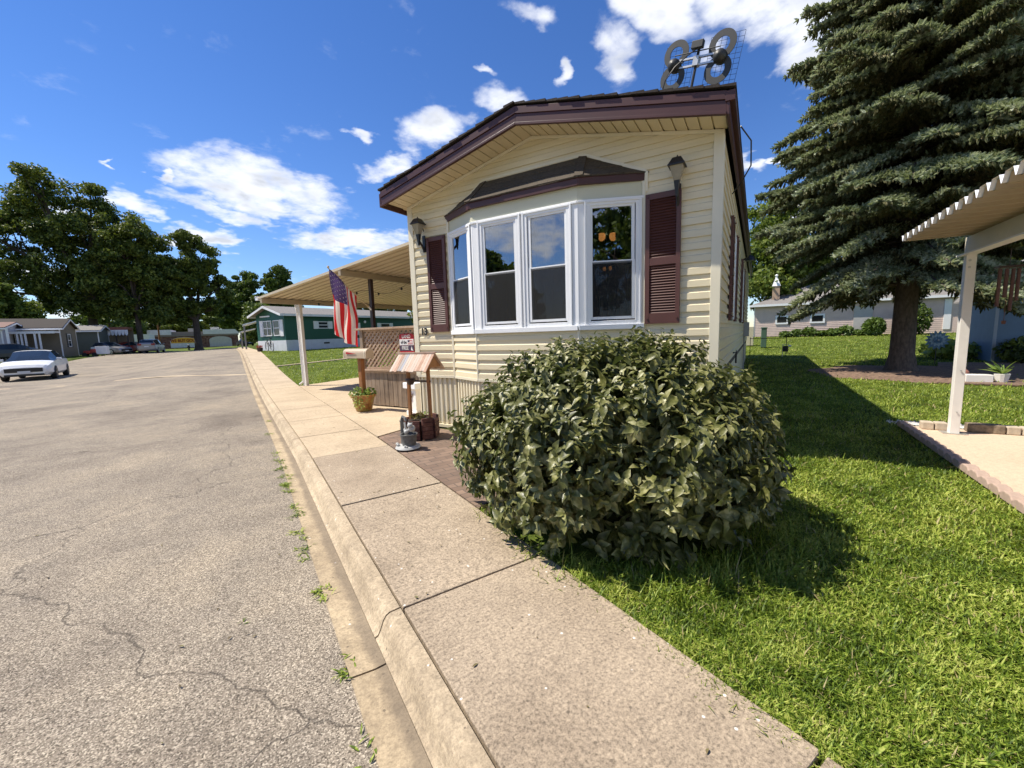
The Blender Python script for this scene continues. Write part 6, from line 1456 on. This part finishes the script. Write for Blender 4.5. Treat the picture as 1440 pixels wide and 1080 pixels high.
fA,_=frame2((0,0),(0,4))
h0=home('white_mobile_home','white mobile home with maroon lower wall and brown roof at the far left edge','mobile home' and -17.7,55,7,4.4,2.85,3.3,colm('pale_grey_wall',(.42,.41,.43),.6),gw,.55,low=colm('maroon_wall',(.12,.025,.025),.6),roofm=colm('brown_roof',(.13,.05,.035),.6))
fwin(h0,fA,2.2,3.0,1.25,2.35,1); 
for a,b in((1.95,2.18),(3.02,3.25)): mb=MB(); mb.bb(.0,.05,a,b,1.2,2.4); mk('shutter',mb,M['darkplastic'],h0)
mb=MB(); mb.beam((.5,-.6,0),(.5,-.6,2.8),.14,.14,(0,1,0)); mk('post',mb,gw,h0)
h1=home('tan_mobile_home','tan mobile home with a black roof and a columned white porch','x' and -14.9,58,7,4.5,2.85,3.75,colm('tan_wall',(.17,.14,.10),.65),gw,.55)
fwin(h1,fA,1.8,2.7,1.0,2.3,1); mb=MB(); mb.bb(.0,.05,1.5,1.78,.95,2.35); mb.bb(.0,.05,2.72,3.0,.95,2.35); mk('shutter',mb,M['darkplastic'],h1)
mb=MB(); mb.bb(-3.6,.1,-1.7,-.3,2.35,2.5); mb.bb(-3.6,.1,-1.72,-1.66,2.3,2.52); mk('porch_roof',mb,gw,h1)
for x in(-2.35,-2.1,-1.85,-1.25,-.95): mb=MB(); mb.bb(x-.06,x+.06,-1.68,-1.56,0,2.32); mk('column',mb,gw,h1)
h2=home('dark_mobile_home','dark green grey mobile home with white eave behind the tan one','x' and -13.9,66,6,4.2,2.75,3.3,colm('dark_green_grey',(.075,.085,.075),.6),gw,.6,roofm=M['shingle_grey'])
# pergola
pg=thing('pergola','small patio cover with a red brown roof band and scalloped white valance','patio cover',(-14.9,70,.62),0)
mb=MB(); mb.bb(0,2.9,0,3,2.85,3.2); mk('roof',mb,colm('redbrown',(.24,.085,.05),.7),pg)
mb=MB(); n=9
for k in range(n): a=2.9*k/n; b=2.9*(k+1)/n; mb.prism([(a,2.85),(b,2.85),(b-.03,2.3),((a+b)/2,2.12),(a+.03,2.3)],lambda p,q,h:(p,h,q),-.02,.0)
mk('valance',mb,gw,pg)
for x in(.35,1.75,2.8): mb=MB(); mb.bb(x-.06,x+.06,.02,.14,0,2.85); mk('post',mb,M['post_dark'],pg)
mb=MB(); mb.bb(0,2.9,2.9,3.0,0,2.85); mk('back_wall',mb,colm('tan_far',(.28,.22,.15),.7),pg)
# ------------------------------------------------------------------ brick store
store=thing('brick_store','long low brick store with white band and arched sign panels at the road end','store',(-.9,112,.2),0)
bs,nt,p=newmat('store_brick'); nt.links.new(ramp(nt,noise(nt,2.6,4,.75,coords(nt)),[(.35,(.07,.03,.025)),(.5,(.17,.085,.065)),(.68,(.34,.22,.17))]),p.inputs['Base Color']); p.inputs['Roughness'].default_value=.9
mb=MB(); mb.bb(-15.1,0,0,9,0,3.3); mk('brick_wall',mb,bs,store)
mb=MB(); mb.bb(-22,-15.1,1,9,0,3.2); mk('tan_wall',mb,colm('tan_store',(.33,.23,.15),.7),store)
mb=MB(); mb.bb(-15.4,-11.6,-.25,8,3.3,4.35); mb.bb(-6.2,.2,-.25,8,3.3,4.3); mk('fascia_band',mb,gw,store)
mb=MB(); mb.bb(-11.6,-6.2,.2,8,3.3,3.9); mb.bb(-15.4,.2,-.2,0,2.95,3.3); mk('parapet',mb,colm('grey_band',(.26,.22,.19),.7),store)
mb=MB(); mb.bb(-5,-3.4,3,4.5,4.3,4.9); mk('rooftop_unit',mb,M['steel'],store); mb=MB(); mb.bb(-9,-8,3,4.5,3.9,4.7); mk('rooftop_unit',mb,M['steel'],store)
def arch(x0,x1,z0,zs,zt,y0,y1):
    n=12; pts=[(x0,z0),(x1,z0)]+[( (x0+x1)/2+(x1-x0)/2*math.cos(PI*k/n), zs+(zt-zs)*math.sin(PI*k/n)) for k in range(n+1)]
    mb=MB(); mb.prism(pts,lambda a,b,h:(a,h,b),y0,y1); return mb
mk('sign_panel',arch(-11.9,-7.3,.55,1.9,2.75,-.12,0),gw,store); mk('sign_panel',arch(-5.25,-1.2,.55,2.0,2.8,-.12,0),colm('pale_panel',(.55,.54,.50),.6),store)
mk('gold_sign',arch(-11.8,-7.4,1.55,1.95,2.7,-.16,-.12),colm('sign_gold',(.80,.42,.04),.5),store)
text_obj('sign_text','WE BUY GOLD',.80,colm('sign_redtext',(.22,.005,.005),.5),store,(-9.6,-.17,2.02),(PI/2,0,0),.01,sx=.84,bold=.03)
lb=thing('low_building','pale low commercial building between the pergola and the brick store','store',(-17.6,100,.5),0)
mb=MB(); mb.bb(-4,3.2,0,6,1.7,3.0); mk('band',mb,gw,lb); mb=MB(); mb.bb(-4,3.1,.1,6,0,1.7); mk('wall',mb,colm('brown_store',(.20,.14,.10),.7),lb)
pl_=thing('utility_pole','thin brown pole standing in front of the brick store left of the sign','pole',(-10.6,82,.6),0); mb=MB(); mb.lathe([(.13,0),(.10,4.2)],(0,0,0),8); mk('pole',mb,M['cedar'],pl_)
hy=thing('hydrant','tiny dark hydrant on the grass strip left of the oak trunk','hydrant',(-6.6,75,.62),0); mb=MB(); mb.lathe([(.16,0),(.16,.1),(.11,.12),(.11,.55),(.14,.58),(.12,.7),(.02,.78)],(0,0,0),10); mb.tube([(-.2,0,.42),(.2,0,.42)],.06,8); mk('body',mb,M['black'],hy,smooth=True)
# ------------------------------------------------------------------ cars
CW=simple('car_white',(.72,.73,.74),.22,.02,1,spec=.7); CG=simple('car_silver',(.30,.30,.31),.3,.03,1,metal=.5); CR=simple('car_red',(.35,.03,.02),.3,.03,1); CD=simple('car_dark',(.03,.032,.036),.25,.03,1)
CGL=simple('car_glass',(.02,.03,.045),.06,.1,2,spec=.35); TY=colm('tyre',(.015,.015,.015),.8); RM=colm('rim_dark',(.06,.06,.06),.35); LT=colm('headlight',(.10,.10,.11),.1); RL=colm('tail_light',(.25,.01,.01),.3); PLt=colm('plate',(.6,.62,.65),.4)
def car(name,lab,loc,rz,paint,kind='sedan',group=None):
    """nose towards +x"""
    t=thing(name,lab,'car',loc,rz,group)
    if kind=='sedan':
        st=[(-2.42,.50,.70,.76,1.00,0),(-2.30,.32,.80,.86,1.08,0),(-1.95,.26,.94,.90,1.12,1),(-1.35,.22,.97,.92,1.30,1),(-.75,.20,.97,.93,1.43,1),(-.1,.20,.96,.93,1.47,1),(.40,.20,.95,.93,1.44,1),(1.0,.20,.93,.92,1.17,1),(1.42,.20,.90,.92,.96,1),(1.55,.20,.86,.91,.92,0),(1.95,.22,.80,.89,.86,0),(2.28,.24,.70,.84,.77,0),(2.40,.32,.56,.74,.64,0)]
        H=.62
    else:
        st=[(-2.25,.52,.80,.80,1.10,0),(-2.18,.34,.92,.88,1.25,1),(-1.95,.28,1.0,.90,1.55,1),(-1.2,.24,1.02,.93,1.66,1),(-.2,.22,1.0,.93,1.68,1),(.5,.22,.98,.93,1.58,1),(1.15,.22,.96,.92,1.08,1),(1.35,.22,.95,.91,1.02,0),(1.95,.24,.88,.88,.95,0),(2.2,.30,.72,.82,.82,0),(2.3,.42,.58,.7,.68,0)]
    mb=MB(); K=[]
    for (x,zb_,zs,w,zt_,g) in st:
        wt=w*.70 if g and zt_>zs+.15 else w*.84
        K.append([(x,0,zb_),(x,w*.86,zb_),(x,w,zb_+.14),(x,w*1.0,(zb_+zs)/2+.06),(x,w*.965,zs),(x,wt,zt_-.04 if zt_>zs+.1 else max(zs+.015,zt_-.03)),(x,wt*.6,zt_),(x,0,zt_+.01)])
    for a,b,sa,sb in zip(K[:-1],K[1:],st[:-1],st[1:]):
        for i in range(7):
            glass=False
            if i==4 and sa[5] and sb[5]: glass=True
            if i in(5,6) and sa[5] and sb[5] and abs(sa[4]-sb[4])>.2: glass=True
            if i==4 and (sa[4]-sa[2]<.1 and sb[4]-sb[2]<.1): glass=False
            mb.m=1 if glass else 0
            mb.quad(a[i],a[i+1],b[i+1],b[i]); f=lambda p:(p[0],-p[1],p[2]); mb.quad(f(a[i]),f(b[i]),f(b[i+1]),f(a[i+1]))
    mb.m=0
    for Kx in(K[0],K[-1]):
        P=Kx+[(p[0],-p[1],p[2]) for p in Kx[::-1][1:-1]]; mb.add(P,[tuple(range(len(P)))])
    body=mk('body',mb,[paint,CGL],t,smooth=True)
    # pillars
    mb=MB()
    xs=(-.15,) if kind=='sedan' else(-.3,-1.35)
    for x in xs:
        for s in(-1,1): mb.beam((x,s*.91,.95),(x-.05,s*.67,1.40 if kind=='sedan' else 1.60),.07,.03,(1,0,0))
    mk('pillar',mb,CD,t)
    wz=.33; xw=(-1.42,1.41)
    for x in xw:
        for s in(-1,1):
            mb=MB(); n=24; prof=[(.20,-.10),(.33,-.11),(.345,-.07),(.345,.07),(.33,.11),(.22,.115)]; o=0
            for r_,h in prof:
                for k in range(n): a=2*PI*k/n; mb.v.append((x+r_*math.cos(a),s*(.83+h*.9),wz+r_*math.sin(a)))
            for i in range(len(prof)-1):
                for k in range(n): mb.f.append((i*n+k,i*n+(k+1)%n,(i+1)*n+(k+1)%n,(i+1)*n+k)); mb.mi.append(0)
            w=mk('wheel',mb,TY,t,smooth=True)
            mb=MB()
            for k in range(5):
                a=2*PI*k/5; mb.beam((x,s*.93,wz),(x+.22*math.cos(a),s*.93,wz+.22*math.sin(a)),.07,.03,(0,1,0))
            mb.tube([(x+.215*math.cos(2*PI*k/20),s*.93,wz+.215*math.sin(2*PI*k/20)) for k in range(21)],.02,5,cap=False); mk('rim',mb,RM if paint!=CG else M['steel'],w)
            # arch shadow gap
    fx=st[-1][0]
    for s in(-1,1):
        mb=MB(); mb.add([(fx-.06,s*.50,.60),(fx-.28,s*.80,.66),(fx-.50,s*.845,.70),(fx-.50,s*.85,.65),(fx-.22,s*.82,.58),(fx-.04,s*.50,.53)],[(0,1,4,5),(1,2,3,4)] ); 
        mb.v=[(v[0]+.03,v[1]*1.0,v[2]+(.10 if kind!='sedan' else 0)) for v in mb.v]; mk('headlight',mb,LT,t,fix=False)
        mb=MB(); mb.box((st[0][0]-.01,s*.62,.82 if kind=='sedan' else 1.05),(.06,.34,.12 if kind=='sedan' else .22)); mk('tail_light',mb,RL,t)
        mb=MB(); mb.box((.85,s*1.0,1.0 if kind=='sedan' else 1.1),(.12,.2,.12)); mk('mirror',mb,paint,t,bevel=.03)
        mb=MB(); mb.box((-.35,s*.935,.80),(.16,.02,.02)); mk('handle',mb,paint,t)
    mb=MB(); mb.box((fx+.0,0,.52),(.06,1.25,.20)); mk('grille',mb,M['black'],t,bevel=.01)
    mb=MB(); mb.box((fx-.02,0,.28),(.10,1.3,.10)); mk('lower_grille',mb,M['black'],t,bevel=.01)
    mb=MB(); mb.box((fx+.035,0,.42),(.012,.42,.12)); mk('plate',mb,PLt,t)
    mb=MB(); mb.box((st[0][0]-.02,0,.62 if kind=='sedan' else .8),(.02,.42,.13)); mk('plate',mb,PLt,t)
    return t
car('white_sedan','white sedan parked on the left side of the road facing the viewer',(-9.32,32.1,-.105),R(-84),CW)
zz=lambda x,y:float(G(x,y))-.105
car('silver_suv','silver grey suv seen from behind at the far left kerb',(-9.5,67,zz(-9.5,67)),R(90-4),CG,'suv')
car('silver_car','pale silver car parked beside the pergola posts',(-13.4,66.2,.5),R(-35),CG)
car('red_car','small red car half hidden left of the grey suv',(-12.6,73.5,.55),R(60),CR)
car('dark_car','dark car under the tan home porch behind the white sedan',(-17.0,54.0,.5),R(20),CD)
car('dark_car','dark car parked far down by the end of the right sidewalk',(.3,98,.78),R(110),CD)
bx_=thing('white_utility_trailer','small white box trailer beside the red lawn machine under the trees','trailer',(-12.6,60.5,.56),0)
mb=MB(); mb.bb(-.45,.45,-.5,.5,.12,.95); mk('box',mb,gw,bx_,bevel=.03); mb=MB(); mb.lathe([(.0,-.05),(.16,-.05),(.16,.05),(.0,.05)],(0,0,.0),10); mk('wheel',mb,TY,bx_)
rm=thing('lawn_mower','red riding mower parked left of the white trailer','mower',(-13.5,60.2,.5),0)
mb=MB(); mb.bb(-.45,.1,-.3,.3,.25,.6); mb.bb(.1,.5,-.28,.28,.3,.75); mk('body',mb,CR,rm,bevel=.06); 
for x in(-.35,.38):
    for y in(-.35,.35): mb=MB(); mb.tube([(x,y-.06,.2),(x,y+.06,.2)],.2,12); mk('wheel',mb,TY,rm)
